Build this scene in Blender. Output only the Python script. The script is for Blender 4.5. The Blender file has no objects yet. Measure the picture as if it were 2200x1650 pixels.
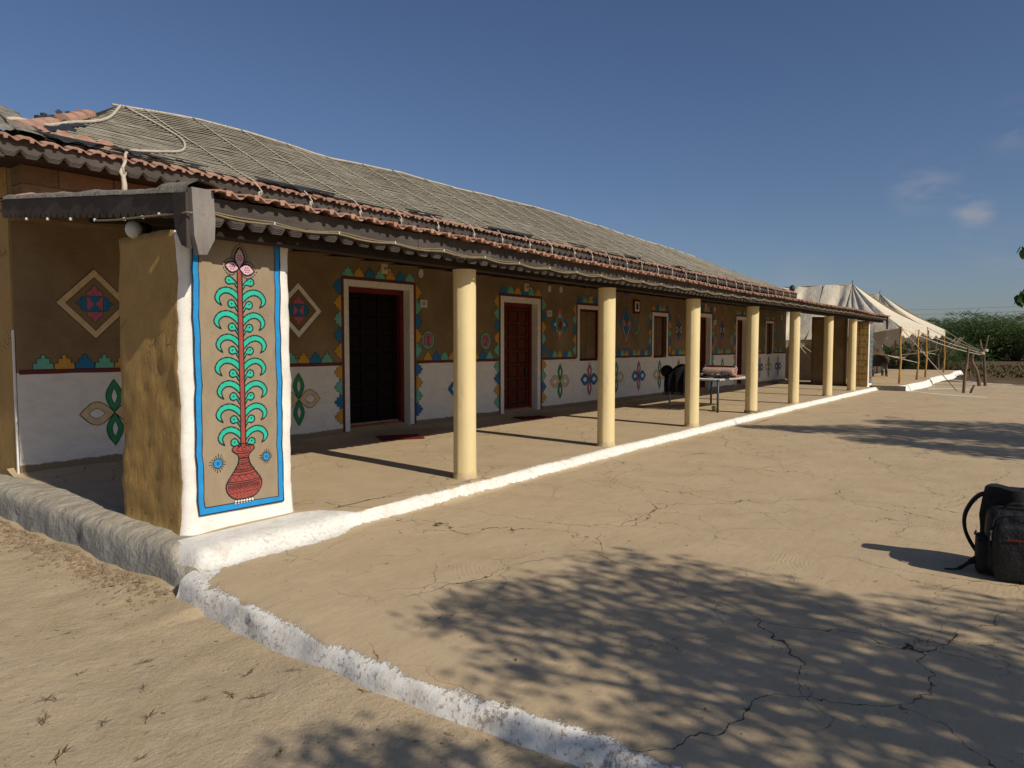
import bpy, math, random
from mathutils import Vector, Matrix, noise
sc = bpy.context.scene
R = math.radians
rnd = random.Random(7)

# ------------------------------------------------------------------ camera
YAW, PITCH = R(37.3356), R(3.1528)
cam = bpy.data.cameras.new('camera')
camo = bpy.data.objects.new('camera', cam)
sc.collection.objects.link(camo)
camo.location = (0, 0, 1.35)
camo.rotation_euler = (math.pi/2 - PITCH, 0, YAW - math.pi/2)
cam.sensor_width = 36
cam.lens = 1525/2200*36
cam.clip_start = .05
cam.clip_end = 9000
sc.camera = camo

# ------------------------------------------------------------------ sky and sun
SUN_EL = R(35.5)
SUN_TO = Vector((-.085, -1, 0)).normalized()          # horizontal direction towards the sun
sun_dir = Vector((SUN_TO.x*math.cos(SUN_EL), SUN_TO.y*math.cos(SUN_EL), math.sin(SUN_EL)))
world = bpy.data.worlds.new('World')
sc.world = world
world.use_nodes = True
wn, wl = world.node_tree.nodes, world.node_tree.links
wn.clear()
wout = wn.new('ShaderNodeOutputWorld'); bg = wn.new('ShaderNodeBackground')
sky = wn.new('ShaderNodeTexSky'); sky.sky_type = 'NISHITA'; sky.sun_disc = False
sky.sun_elevation = SUN_EL
sky.sun_rotation = math.atan2(SUN_TO.x, SUN_TO.y)
sky.altitude = 0; sky.air_density = 1.0; sky.dust_density = .75; sky.ozone_density = 4.2
bg.inputs[1].default_value = .066
wl.new(bg.outputs[0], wout.inputs[0])
# faint cloud wisps, set by direction in the sky
tc = wn.new('ShaderNodeTexCoord')
nz = wn.new('ShaderNodeTexNoise'); nz.inputs['Scale'].default_value = 9; nz.inputs['Detail'].default_value = 7
nz.inputs['Roughness'].default_value = .62
mp = wn.new('ShaderNodeMapping'); mp.inputs['Scale'].default_value = (1, 1, 3.2)
wl.new(tc.outputs['Generated'], mp.inputs[0]); wl.new(mp.outputs[0], nz.inputs['Vector'])
CLOUDS = [((.9732, .129, .1904), .055, 1.1), ((.9844, .0802, .1565), .034, 1.7), ((.9889, .0877, .1203), .018, 1.1), ((.9695, .0427, .2413), .045, .9),
          ((.9946, .039, .0958), .06, .8), ((.9609, .2636, .0847), .05, .6), ((.2, -.9, .35), .5, .5), ((-.8, .3, .3), .5, .4)]
total = None
for (d, rad, amt) in CLOUDS:
    v = Vector(d).normalized()
    ds = wn.new('ShaderNodeVectorMath'); ds.operation = 'DISTANCE'
    ds.inputs[1].default_value = v
    wl.new(tc.outputs['Generated'], ds.inputs[0])
    mr = wn.new('ShaderNodeMapRange'); mr.interpolation_type = 'SMOOTHERSTEP'
    mr.inputs[1].default_value = rad; mr.inputs[2].default_value = 0
    mr.inputs[3].default_value = 0; mr.inputs[4].default_value = amt
    wl.new(ds.outputs['Value'], mr.inputs[0])
    if total is None: total = mr.outputs[0]
    else:
        ad = wn.new('ShaderNodeMath'); ad.operation = 'ADD'
        wl.new(total, ad.inputs[0]); wl.new(mr.outputs[0], ad.inputs[1]); total = ad.outputs[0]
rmp = wn.new('ShaderNodeMapRange'); rmp.inputs[1].default_value = .42; rmp.inputs[2].default_value = .78
wl.new(nz.outputs[0], rmp.inputs[0])
ml = wn.new('ShaderNodeMath'); ml.operation = 'MULTIPLY'; ml.use_clamp = True
wl.new(total, ml.inputs[0]); wl.new(rmp.outputs[0], ml.inputs[1])
m2 = wn.new('ShaderNodeMath'); m2.operation = 'MULTIPLY'; m2.inputs[1].default_value = .55
wl.new(ml.outputs[0], m2.inputs[0])
mxw = wn.new('ShaderNodeMixRGB'); mxw.inputs[2].default_value = (5.6, 5.5, 5.9, 1)
wl.new(m2.outputs[0], mxw.inputs[0]); tint = wn.new('ShaderNodeMixRGB'); tint.blend_type = 'MULTIPLY'; tint.inputs[0].default_value = 1; tint.inputs[2].default_value = (.97, .955, 1.05, 1)
wl.new(sky.outputs[0], tint.inputs[1]); wl.new(tint.outputs[0], mxw.inputs[1]); wl.new(mxw.outputs[0], bg.inputs[0])

sl = bpy.data.lights.new('sun', 'SUN'); sl.energy = 3.85; sl.angle = R(.55); sl.color = (1, .93, .80)
slo = bpy.data.objects.new('sun', sl); sc.collection.objects.link(slo)
slo.rotation_euler = sun_dir.to_track_quat('Z', 'Y').to_euler()
slo.location = (0, -10, 20)
vs = sc.view_settings
vs.view_transform = 'Standard'; vs.look = 'None'; vs.gamma = 1; vs.exposure = 0; vs.use_curve_mapping = False

# ------------------------------------------------------------------ object helpers
def tag(o, label=None, cat=None, group=None, kind=None):
    if label: o['label'] = label
    if cat: o['category'] = cat
    if group: o['group'] = group
    if kind: o['kind'] = kind
    return o
def link(name, me, parent=None, loc=None, rot=None):
    o = bpy.data.objects.new(name, me); sc.collection.objects.link(o)
    if parent: o.parent = parent
    if loc is not None: o.location = loc
    if rot is not None: o.rotation_euler = rot
    return o
def empty(name, loc, label, cat, group=None, rz=0):
    o = link(name, None, None, loc, (0, 0, rz)); o.empty_display_size = .2
    return tag(o, label, cat, group)
def copy_tree(o, parent=None):
    c = o.copy(); sc.collection.objects.link(c); c.parent = parent
    for ch in list(o.children): copy_tree(ch, c)
    return c
class MB:
    def __init__(s): s.v = []; s.f = []; s.m = []; s.sm = []
    def add(s, vs_, fs, mi=0, smooth=False):
        b = len(s.v); s.v += [tuple(p) for p in vs_]
        for f in fs: s.f.append(tuple(b+i for i in f)); s.m.append(mi); s.sm.append(smooth)
    def box(s, x0, x1, y0, y1, z0, z1, mi=0, M=None):
        P = [Vector((x, y, z)) for z in (z0, z1) for y in (y0, y1) for x in (x0, x1)]
        if M is not None: P = [M @ p for p in P]
        s.add(P, [(0, 2, 3, 1), (4, 5, 7, 6), (0, 1, 5, 4), (2, 6, 7, 3), (0, 4, 6, 2), (1, 3, 7, 5)], mi)
    def tube(s, pts, r, n=6, mi=0, caps=True, smooth=True):
        pts = [Vector(p) for p in pts]; rr = r if isinstance(r, (list, tuple)) else [r]*len(pts)
        b = []; up = None
        for i, p in enumerate(pts):
            t = (pts[min(i+1, len(pts)-1)] - pts[max(i-1, 0)])
            t = t.normalized() if t.length > 1e-9 else Vector((0, 0, 1))
            if up is None: up = t.orthogonal().normalized()
            up = (up - t*up.dot(t))
            up = up.normalized() if up.length > 1e-6 else t.orthogonal().normalized()
            w = t.cross(up)
            for k in range(n):
                a = 2*math.pi*k/n
                b.append(p + (up*math.cos(a) + w*math.sin(a))*rr[i])
        F = []
        for i in range(len(pts)-1):
            for k in range(n):
                k2 = (k+1) % n
                F.append((i*n+k, i*n+k2, (i+1)*n+k2, (i+1)*n+k))
        s.add(b, F, mi, smooth)
        if caps:
            o = len(s.v)-len(b)
            s.f.append(tuple(o+k for k in range(n))[::-1]); s.m.append(mi); s.sm.append(False)
            s.f.append(tuple(o+(len(pts)-1)*n+k for k in range(n))); s.m.append(mi); s.sm.append(False)
    def grid(s, P, mi=0, smooth=True, flip=False):       # P[i][j]
        n, m = len(P), len(P[0]); F = []
        for i in range(n-1):
            for j in range(m-1):
                q = (i*m+j, (i+1)*m+j, (i+1)*m+j+1, i*m+j+1)
                F.append(q[::-1] if flip else q)
        s.add([p for r_ in P for p in r_], F, mi, smooth)
    def ball(s, c, r, n=8, m=6, mi=0):
        c = Vector(c); r = Vector(r) if not isinstance(r, (int, float)) else Vector((r, r, r)); P = []
        for i in range(m+1):
            a = math.pi*i/m
            P.append([c + Vector((r.x*math.sin(a)*math.cos(2*math.pi*k/n), r.y*math.sin(a)*math.sin(2*math.pi*k/n), r.z*math.cos(a))) for k in range(n+1)])
        s.grid(P, mi, True)
    def prism(s, poly, y0, y1, mi=0, M=None):           # poly in x,z, extruded along y
        n = len(poly)
        P = [Vector((a, y0, b)) for a, b in poly] + [Vector((a, y1, b)) for a, b in poly]
        if M is not None: P = [M @ p for p in P]
        s.add(P, [tuple(range(n)), tuple(range(2*n-1, n-1, -1))] + [(i, i+n, (i+1) % n+n, (i+1) % n) for i in range(n)], mi)
    def mesh(s, name, mats):
        me = bpy.data.meshes.new(name); me.from_pydata(s.v, [], s.f)
        for m_ in (mats if isinstance(mats, (list, tuple)) else [mats]): me.materials.append(m_)
        me.polygons.foreach_set('material_index', s.m); me.polygons.foreach_set('use_smooth', s.sm)
        me.update(); return me
    def build(s, name, mats, parent=None, loc=None, rot=None):
        return link(name, s.mesh(name, mats), parent, loc, rot)
def nz3(x, y, z, sc_=1.0, oct_=3): return noise.fractal(Vector((x*sc_, y*sc_, z*sc_)), 1.0, 2.0, oct_)
def lerp(a, b, t): return a+(b-a)*t
def interp(tab, x):
    if x <= tab[0][0]: return tab[0][1]
    for (a, b), (c, d) in zip(tab, tab[1:]):
        if x <= c: return lerp(b, d, (x-a)/(c-a))
    return tab[-1][1]
def smooth_pts(ctrl, n=8):
    ctrl = [Vector(c) for c in ctrl]; out = []
    for i in range(len(ctrl)-1):
        p0, p1, p2, p3 = ctrl[max(i-1, 0)], ctrl[i], ctrl[i+1], ctrl[min(i+2, len(ctrl)-1)]
        for k in range(n):
            t = k/n
            out.append(.5*((2*p1)+(p2-p0)*t+(2*p0-5*p1+4*p2-p3)*t*t+(3*p1-p0-3*p2+p3)*t**3))
    out.append(ctrl[-1]); return out

# ------------------------------------------------------------------ material helpers
class NT:
    def __init__(s, name):
        s.mat = bpy.data.materials.new(name); s.mat.use_nodes = True
        s.t = s.mat.node_tree; s.n = s.t.nodes; s.bsdf = s.n['Principled BSDF']
        s.tc = s.n.new('ShaderNodeTexCoord').outputs['Object']
    def lk(s, a, b): s.t.links.new(a, b)
    def val(s, sock, v):
        if isinstance(v, (int, float)): sock.default_value = v
        elif isinstance(v, (tuple, list, Vector)):
            sock.default_value = tuple(v)+((1,) if len(v) == 3 and len(sock.default_value) == 4 else ())
        else: s.lk(v, sock)
    def noise(s, scale, detail=4, rough=.55, vec=None, dist=0):
        n = s.n.new('ShaderNodeTexNoise'); n.inputs['Scale'].default_value = scale; n.inputs['Detail'].default_value = detail
        n.inputs['Roughness'].default_value = rough; n.inputs['Distortion'].default_value = dist
        s.lk(vec or s.tc, n.inputs['Vector']); return n.outputs[0]
    def map(s, scale=(1, 1, 1), rot=(0, 0, 0), vec=None, loc=(0, 0, 0)):
        n = s.n.new('ShaderNodeMapping'); n.inputs['Scale'].default_value = scale; n.inputs['Rotation'].default_value = rot
        n.inputs['Location'].default_value = loc
        s.lk(vec or s.tc, n.inputs[0]); return n.outputs[0]
    def rng(s, v, a, b, c=0., d=1., smooth=False):
        n = s.n.new('ShaderNodeMapRange'); n.clamp = True
        if smooth: n.interpolation_type = 'SMOOTHSTEP'
        s.val(n.inputs[0], v)
        for i, q in enumerate((a, b, c, d)): n.inputs[i+1].default_value = q
        return n.outputs[0]
    def math(s, op, a, b=0., clamp=False):
        n = s.n.new('ShaderNodeMath'); n.operation = op; n.use_clamp = clamp
        s.val(n.inputs[0], a); s.val(n.inputs[1], b); return n.outputs[0]
    def mix(s, f, a, b, mode='MIX'):
        n = s.n.new('ShaderNodeMixRGB'); n.blend_type = mode
        s.val(n.inputs[0], f); s.val(n.inputs[1], a); s.val(n.inputs[2], b); return n.outputs[0]
    def xyz(s, vec=None):
        n = s.n.new('ShaderNodeSeparateXYZ'); s.lk(vec or s.tc, n.inputs[0]); return n.outputs
    def attr(s, name):
        n = s.n.new('ShaderNodeAttribute'); n.attribute_name = name; return n.outputs['Fac']
    def voro(s, scale, feature='DISTANCE_TO_EDGE', vec=None, rand=1.):
        n = s.n.new('ShaderNodeTexVoronoi'); n.feature = feature; n.inputs['Scale'].default_value = scale
        n.inputs['Randomness'].default_value = rand
        s.lk(vec or s.tc, n.inputs['Vector']); return n.outputs[0]
    def warp(s, amt, scale, vec=None):
        n = s.n.new('ShaderNodeTexNoise'); n.inputs['Scale'].default_value = scale; n.inputs['Detail'].default_value = 5
        s.lk(vec or s.tc, n.inputs['Vector'])
        a = s.n.new('ShaderNodeVectorMath'); a.operation = 'SUBTRACT'; s.lk(n.outputs[1], a.inputs[0]); a.inputs[1].default_value = (.5, .5, .5)
        b = s.n.new('ShaderNodeVectorMath'); b.operation = 'SCALE'; s.lk(a.outputs[0], b.inputs[0]); b.inputs['Scale'].default_value = amt
        c = s.n.new('ShaderNodeVectorMath'); c.operation = 'ADD'; s.lk(vec or s.tc, c.inputs[0]); s.lk(b.outputs[0], c.inputs[1])
        return c.outputs[0]
    def out(s, col, rough=.9, bump=None, bd=.01, bs=1., spec=.2, metal=0.):
        s.val(s.bsdf.inputs['Base Color'], col); s.val(s.bsdf.inputs['Roughness'], rough)
        s.bsdf.inputs['Specular IOR Level'].default_value = spec; s.bsdf.inputs['Metallic'].default_value = metal
        if bump is not None:
            b = s.n.new('ShaderNodeBump'); b.inputs['Distance'].default_value = bd; b.inputs['Strength'].default_value = bs
            s.lk(bump, b.inputs['Height']); s.lk(b.outputs[0], s.bsdf.inputs['Normal'])
        return s.mat
def simple(name, c1, c2=None, scale=6., rough=.8, bump=.003, bscale=40., spec=.2, metal=0., fine=.12, stretch=(1, 1, 1), rnd_obj=0.):
    t = NT(name); c2 = c2 or tuple(x*.75 for x in c1)
    v = t.map(stretch) if stretch != (1, 1, 1) else None
    f = t.rng(t.noise(scale, 5, .6, v), .3, .7)
    col = t.mix(f, c1, c2)
    g = t.rng(t.noise(bscale*1.7, 3, .6, v), .25, .75, 1-fine, 1+fine)
    col = t.mix(1., col, g, 'MULTIPLY')
    if rnd_obj:
        oi = t.n.new('ShaderNodeObjectInfo'); k = t.rng(oi.outputs['Random'], 0, 1, 1-rnd_obj, 1+rnd_obj)
        col = t.mix(1., col, k, 'MULTIPLY')
    return t.out(col, rough, t.noise(bscale, 5, .6, v) if bump else None, bump or .01, 1, spec, metal)

MUD = (.53, .395, .24); MUD2 = (.465, .345, .208)
def ground_mud(t, paint=True):
    """mud plaster with trowel arcs and fine cracks; returns colour and bump height"""
    w = t.warp(.25, 1.2)
    big = t.rng(t.noise(.55, 5, .6), .3, .7)
    col = t.mix(big, MUD, MUD2)
    col = t.mix(t.rng(t.noise(2.3, 6, .65), .42, .72), col, (.55, .42, .262))
    grain = t.rng(t.noise(160, 3, .7), .2, .8, .86, 1.12)
    streak = t.rng(t.noise(5, 6, .7, t.map((1, 6, 1), (0, 0, .5))), .3, .7, .93, 1.06)
    col = t.mix(1., col, grain, 'MULTIPLY'); col = t.mix(1., col, streak, 'MULTIPLY')
    # trowel arcs: rings around scattered centres
    wv = t.warp(.12, 3)
    arc = t.math('SINE', t.math('MULTIPLY', t.voro(1.15, 'F1', wv), 190))
    arcm = t.rng(t.noise(1.1, 3, .5), .50, .68)
    arch = t.math('MULTIPLY', t.math('MULTIPLY', arc, arcm), .055)
    # cracks
    w2 = t.warp(.55, 1.4); w2 = t.warp(.10, 9, w2)
    c1 = t.voro(.62, vec=w2); m1 = t.rng(t.noise(.9, 4, .6), .40, .50)
    width = t.rng(t.noise(3.1, 3, .6), .35, .75, .0009, .0030)
    cr1 = t.math('MULTIPLY', t.math('LESS_THAN', c1, width), m1)
    w3 = t.warp(.3, 3.1); w3 = t.warp(.05, 17, w3)
    c2 = t.voro(1.7, vec=w3); m2_ = t.rng(t.noise(1.3, 4, .6, t.map(loc=(7, 3, 0))), .47, .56)
    cr2 = t.math('MULTIPLY', t.math('LESS_THAN', c2, .0034), m2_)
    cr = t.math('MAXIMUM', cr1, t.math('MULTIPLY', cr2, .6))
    col = t.mix(t.math('MULTIPLY', cr, .9), col, (.045, .03, .018))
    spk = t.math('LESS_THAN', t.voro(24, 'F1'), .085)
    spm = t.rng(t.noise(1.7, 3, .5), .5, .68)
    col = t.mix(t.math('MULTIPLY', t.math('MULTIPLY', spk, spm), .55), col, (.09, .06, .035))
    h = t.math('ADD', t.math('MULTIPLY', t.noise(7, 6, .62), .9), arch)
    h = t.math('ADD', h, t.math('MULTIPLY', t.noise(90, 3, .6), .14))
    h = t.math('SUBTRACT', h, t.math('MULTIPLY', cr, .8))
    return col, h
def white_layer(t, col, h, mask_src, ragged=1.0, dirty=.4, wear=.56):
    """whitewash over col where attribute > 0, with brushed ragged edge"""
    n1 = t.noise(16, 8, .72, t.map((1, 1, 1)))
    n2 = t.noise(55, 6, .7, t.map((1, 2.4, 1), (0, 0, .6)))
    e = t.math('ADD', mask_src, t.math('MULTIPLY', t.math('SUBTRACT', n1, .5), .16*ragged))
    e = t.math('ADD', e, t.math('MULTIPLY', t.math('SUBTRACT', n2, .5), .10*ragged))
    m = t.rng(e, 0, .008)
    wc = t.mix(t.rng(t.noise(9, 6, .65), .45, .75), (.84, .80, .72), (.66, .60, .50))
    wc = t.mix(t.math('MULTIPLY', t.rng(t.math('ADD', t.noise(38, 7, .75), t.math('MULTIPLY', t.math('SUBTRACT', t.noise(2.2, 4, .6), .5), .28)), wear, wear+.05), dirty), wc, (.30, .23, .15))
    return t.mix(m, col, wc), t.math('ADD', h, t.math('MULTIPLY', m, .35)), m
t = NT('courtyard_mud'); c, h = ground_mud(t); c, h, _ = white_layer(t, c, h, t.attr('paint'), 1.0, .75, .54); M_COURT = t.out(c, .92, h, .009, .9)
t = NT('verandah_mud'); c, h = ground_mud(t); M_FLOOR = t.out(c, .92, h, .007, .7)
t = NT('whitewash_kerb'); c, h = ground_mud(t); c, h, _ = white_layer(t, c, h, t.attr('paint'), .55, .35); M_KERB = t.out(c, .9, h, .008, .9)

# loose sandy soil, drier brown stubble field further off
t = NT('sandy_soil')
p = t.xyz()
c = t.mix(t.rng(t.noise(.7, 6, .62), .35, .7), (.50, .385, .24), (.41, .31, .185))
c = t.mix(t.rng(t.noise(4.5, 7, .7), .48, .75), c, (.56, .43, .29))
c = t.mix(1., c, t.rng(t.noise(130, 4, .75), .2, .8, .78, 1.2), 'MULTIPLY')
st = t.math('LESS_THAN', t.voro(60, 'F1', t.warp(.1, 8)), .16)
c = t.mix(t.math('MULTIPLY', st, t.rng(t.noise(2.2, 4, .6), .5, .7, 0, .5)), c, (.66, .57, .44))
dk = t.math('LESS_THAN', t.voro(41, 'F1', t.warp(.1, 6)), .13)
c = t.mix(t.math('MULTIPLY', dk, t.rng(t.noise(1.9, 4, .6, t.map(loc=(3, 9, 1))), .48, .66, 0, .6)), c, (.08, .05, .03))
fm = t.rng(t.math('ADD', p[0], t.math('MULTIPLY', t.math('SUBTRACT', t.noise(.35, 5, .6), .5), 9.)), 32.5, 34.0)
fld = t.mix(t.rng(t.noise(.22, 7, .7, t.map((1, .45, 1))), .38, .66), (.145, .092, .045), (.075, .052, .026))
fld = t.mix(t.rng(t.noise(1.4, 8, .8), .5, .72), fld, (.20, .14, .075))
fld = t.mix(t.math('MULTIPLY', t.rng(t.noise(.9, 6, .75, t.map(loc=(5, 1, 0))), .56, .66), .7), fld, (.045, .045, .018))
c = t.mix(fm, c, fld)
h = t.math('ADD', t.math('MULTIPLY', t.noise(3.2, 7, .66, t.warp(.4, 2)), 1.), t.math('MULTIPLY', t.noise(26, 6, .72), .32))
M_SOIL = t.out(c, .95, h, .03, .8)

# wall: brown clay above, whitewash dado below, mud skirting at the foot
def wall_mat(name, dado=True):
    t = NT(name); p = t.xyz()
    w = t.math('MULTIPLY', t.math('SUBTRACT', t.noise(3, 4, .6), .5), .05)
    z = t.math('ADD', p[2], w)
    hs = t.noise(5, 6, .7, t.map((1, 1, 9)))
    br = t.mix(t.rng(hs, .35, .7), (.20, .137, .074), (.162, .11, .057))
    br = t.mix(t.rng(t.noise(1.3, 5, .6), .4, .75), br, (.285, .205, .115))
    wh = t.mix(t.rng(t.noise(4, 7, .7, t.map((1, 1, 2))), .45, .8), (.74, .70, .635), (.60, .55, .475))
    wh = t.mix(t.math('MULTIPLY', t.rng(t.noise(28, 7, .8), .62, .68), .5), wh, (.33, .27, .2))
    mud = t.mix(t.noise(5, 5, .6), (.22, .165, .10), (.28, .21, .13))
    if dado:
        c = t.mix(t.math('LESS_THAN', p[2], 1.06), br, wh)
        sk = t.math('ADD', z, t.math('MULTIPLY', t.math('SUBTRACT', t.noise(22, 6, .75), .5), .07))
        c = t.mix(t.rng(sk, .115, .10), c, mud)
    else: c = br
    c = t.mix(1., c, t.rng(t.noise(70, 4, .7), .2, .8, .9, 1.1), 'MULTIPLY')
    h = t.math('ADD', t.noise(6, 6, .62), t.math('MULTIPLY', t.noise(40, 4, .7, t.map((1, 1, 3))), .3))
    return t.out(c, .93, h, .012, .8)
M_WALL = wall_mat('clay_wall'); M_WALLB = wall_mat('clay_wall_plain', False)
# ochre mud of the pillar side: cracked, smeared
t = NT('ochre_mud')
c = t.mix(t.rng(t.noise(3.2, 6, .65), .35, .7), (.43, .275, .095), (.37, .23, .075))
c = t.mix(t.rng(t.noise(9, 7, .7, t.map((1, 1, .5), (.5, 0, 0))), .5, .8), c, (.45, .31, .135))
cr = t.math('MULTIPLY', t.math('LESS_THAN', t.voro(2.2, vec=t.warp(.16, 8, t.warp(.3, 2))), .006), t.rng(t.noise(1.9, 3, .5), .54, .60))
c = t.mix(t.math('MULTIPLY', cr, .7), c, (.05, .028, .012))
c = t.mix(1., c, t.rng(t.noise(60, 4, .7), .2, .8, .85, 1.15), 'MULTIPLY')
h = t.math('ADD', t.math('MULTIPLY', t.noise(7, 7, .6, t.map((1, 2, .7), (.6, 0, 0))), 1.), t.math('MULTIPLY', t.noise(24, 5, .7, t.map((1, 3, .6), (.5, 0, 0))), .45))
h = t.math('SUBTRACT', h, t.math('MULTIPLY', cr, 1.))
M_OCHRE = t.out(c, .8, h, .028, .9)
# white plaster
t = NT('white_plaster')
c = t.mix(t.rng(t.noise(5, 7, .7), .42, .8), (.83, .80, .73), (.66, .61, .53))
c = t.mix(t.math('MULTIPLY', t.rng(t.noise(42, 7, .8), .60, .66), .6), c, (.32, .27, .21))
c = t.mix(1., c, t.rng(t.noise(80, 4, .7), .2, .8, .93, 1.06), 'MULTIPLY')
M_WHITE = t.out(c, .88, t.math('ADD', t.noise(9, 6, .6), t.math('MULTIPLY', t.noise(60, 4, .7), .25)), .010, .8)
# mural clay ground
t = NT('mural_clay')
c = t.mix(t.rng(t.noise(4, 7, .68, t.map((1.4, 1, .7), (0, .5, 0))), .38, .7), (.33, .255, .168), (.26, .20, .13))
c = t.mix(t.math('MULTIPLY', t.rng(t.noise(22, 7, .8), .6, .68), .65), c, (.13, .10, .065))
h = t.noise(15, 7, .65, t.map((2, 1, .8), (0, .5, 0)))
M_MCLAY = t.out(c, .93, h, .007, .7)
# grey cement plinth
t = NT('cement_plinth')
c = t.mix(t.rng(t.noise(2.6, 7, .65, t.map((1, 1, .4))), .35, .7), (.36, .34, .30), (.23, .215, .19))
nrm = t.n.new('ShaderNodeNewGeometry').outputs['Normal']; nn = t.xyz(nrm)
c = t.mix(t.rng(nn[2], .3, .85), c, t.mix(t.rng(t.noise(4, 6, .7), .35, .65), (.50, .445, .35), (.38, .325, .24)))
c = t.mix(t.math('MULTIPLY', t.rng(t.noise(13, 7, .75), .58, .68), .5), c, (.48, .43, .36))
h = t.math('ADD', t.noise(7, 7, .62, t.map((1, 1, 1.3), (.7, 0, 0))), t.math('MULTIPLY', t.noise(45, 5, .7), .22))
h = t.math('ADD', h, t.math('MULTIPLY', t.voro(6, 'F1', t.warp(.25, 5)), .5))
M_CEM = t.out(c, .9, h, .045, .9)
# weathered board
def wood(name, a, b, st=(1, 6, 6), sc2=9, rnd_obj=.15):
    t = NT(name); v = t.map(st)
    n = t.noise(sc2, 8, .72, v, .6)
    c = t.mix(t.rng(n, .3, .72), a, b)
    c = t.mix(t.rng(t.noise(1.6, 6, .6), .45, .8), c, tuple(x*1.35 for x in a))
    c = t.mix(t.math('MULTIPLY', t.rng(t.noise(sc2*4, 5, .8, v), .58, .66), .6), c, tuple(x*.35 for x in b))
    oi = t.n.new('ShaderNodeObjectInfo')
    c = t.mix(1., c, t.rng(oi.outputs['Random'], 0, 1, 1-rnd_obj, 1+rnd_obj), 'MULTIPLY')
    return t.out(c, .85, n, .004, .8)
M_BOARD = wood('weathered_board', (.088, .074, .063), (.042, .035, .030))
M_BOARDG = wood('grey_bracket_wood', (.21, .185, .165), (.13, .112, .10), (6, 6, 1))
M_DARKB = wood('dark_end_board', (.075, .06, .05), (.04, .032, .027), (6, 1, 6))
M_BEAM = wood('dark_beam', (.035, .022, .014), (.018, .011, .007))
M_DOOR = wood('maroon_door', (.11, .024, .012), (.07, .016, .008), (6, 6, 1), 7)
M_DOORK = wood('shade_painted_door', (.007, .0035, .0025), (.004, .002, .0015), (6, 6, 1), 7)  # door wood with the deep shade of the recess put into its colour
M_FRAME = wood('maroon_frame', (.13, .018, .012), (.095, .014, .010), (6, 6, 1), 7)
M_SHUT = wood('brown_shutter', (.20, .13, .07), (.125, .08, .042), (3, 3, 1.2), 4)
M_SILL = wood('orange_sill', (.30, .095, .035), (.2, .06, .025), (1, 6, 6), 7)
M_BAMBOO = wood('bamboo', (.42, .24, .06), (.30, .15, .035), (6, 6, 1), 5)
M_STAKE = wood('stake_wood', (.17, .115, .08), (.10, .066, .045), (6, 6, 1), 8)
t = NT('roof_tile')
oi = t.n.new('ShaderNodeObjectInfo').outputs['Random']
c = t.mix(oi, (.31, .125, .085), (.42, .235, .17))
c = t.mix(t.rng(t.noise(9, 7, .7), .42, .68), c, (.44, .30, .21))
c = t.mix(t.math('MULTIPLY', t.rng(t.noise(30, 6, .75), .58, .66), .6), c, (.14, .09, .06))
M_TILE = t.out(c, .88, t.noise(40, 5, .7), .003, .8)
M_CONC = simple('weathered_mortar', (.30, .27, .22), (.13, .115, .095), 14, .95, .012, 45, fine=.3)
t = NT('net_mat')
v = t.map((.6, 1, 5))
c = t.mix(t.rng(t.noise(30, 7, .8, v), .35, .66), (.030, .024, .017), (.078, .064, .048))
c = t.mix(t.rng(t.noise(1.2, 6, .7), .5, .85), c, (.085, .068, .047))
M_NET = t.out(c, .95, t.noise(60, 6, .8, v), .03, 1)
M_REED = simple('pale_net_cord', (.37, .335, .265), (.19, .17, .13), 5, .9, .003, 60, fine=.25)
M_ROPE = simple('cotton_rope', (.60, .53, .42), (.42, .36, .27), 11, .9, .003, 90, fine=.2)
t = NT('black_tarp'); c = t.mix(t.noise(12, 5, .7), (.012, .012, .013), (.05, .05, .052)); M_TARP = t.out(c, .45, t.noise(25, 6, .7), .02, 1, .4)
t = NT('yellow_column')
c = t.mix(t.rng(t.noise(2.4, 6, .65, t.map((1, 1, .35))), .4, .75), (.75, .605, .32), (.64, .505, .25))
c = t.mix(t.math('MULTIPLY', t.rng(t.noise(7, 7, .8, t.map((1, 1, .3))), .54, .72), .5), c, (.42, .32, .17))
p = t.xyz(); c = t.mix(t.rng(t.math('ADD', p[2], t.math('MULTIPLY', t.noise(8, 5, .7), .12)), .13, .06), c, (.46, .35, .2))
M_COL = t.out(c, .62, t.noise(18, 6, .6), .004, .6, .35)
M_CABLE = simple('cable_sheath', (.26, .20, .12), rough=.5, bump=0)
M_CLIP = simple('white_plastic', (.62, .60, .56), (.50, .48, .43), 20, .5, .001, 60)
def paint(name, c, var=.30):
    t = NT(name)
    col = t.mix(t.rng(t.noise(16, 7, .7), .4, .75), c, tuple(min(1, x*(1-var)+.01) for x in c))
    col = t.mix(t.math('MULTIPLY', t.rng(t.noise(48, 7, .85), .61, .66), .6), col, (.28, .21, .13))
    return t.out(col, .7, t.noise(30, 6, .65), .004, .8, .3)
PB = paint('paint_blue', (.012, .27, .62)); PT = paint('paint_teal', (.022, .50, .33)); PR = paint('paint_brick', (.36, .065, .048))
PK = paint('paint_black', (.012, .014, .018), .1); PP = paint('paint_pink', (.72, .42, .50))
PM = paint('paint_mint', (.15, .46, .34)); PY = paint('paint_ochre', (.58, .31, .045)); PD = paint('paint_deep_blue', (.014, .17, .36))
PG = paint('paint_green', (.03, .26, .10)); PC = paint('paint_cream', (.68, .50, .28)); PX = paint('paint_rose', (.48, .13, .19))
PW = paint('paint_white', (.78, .75, .69)); PMR = paint('paint_maroon', (.14, .022, .02)); PO = paint('paint_salmon', (.50, .19, .13))
PAINTS = dict(b=PB, t=PT, r=PR, k=PK, p=PP, m=PM, y=PY, d=PD, g=PG, c=PC, x=PX, w=PW, n=PMR, o=PO, u=M_MCLAY, v=M_WALLB)
PKEY = list(PAINTS)

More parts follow.
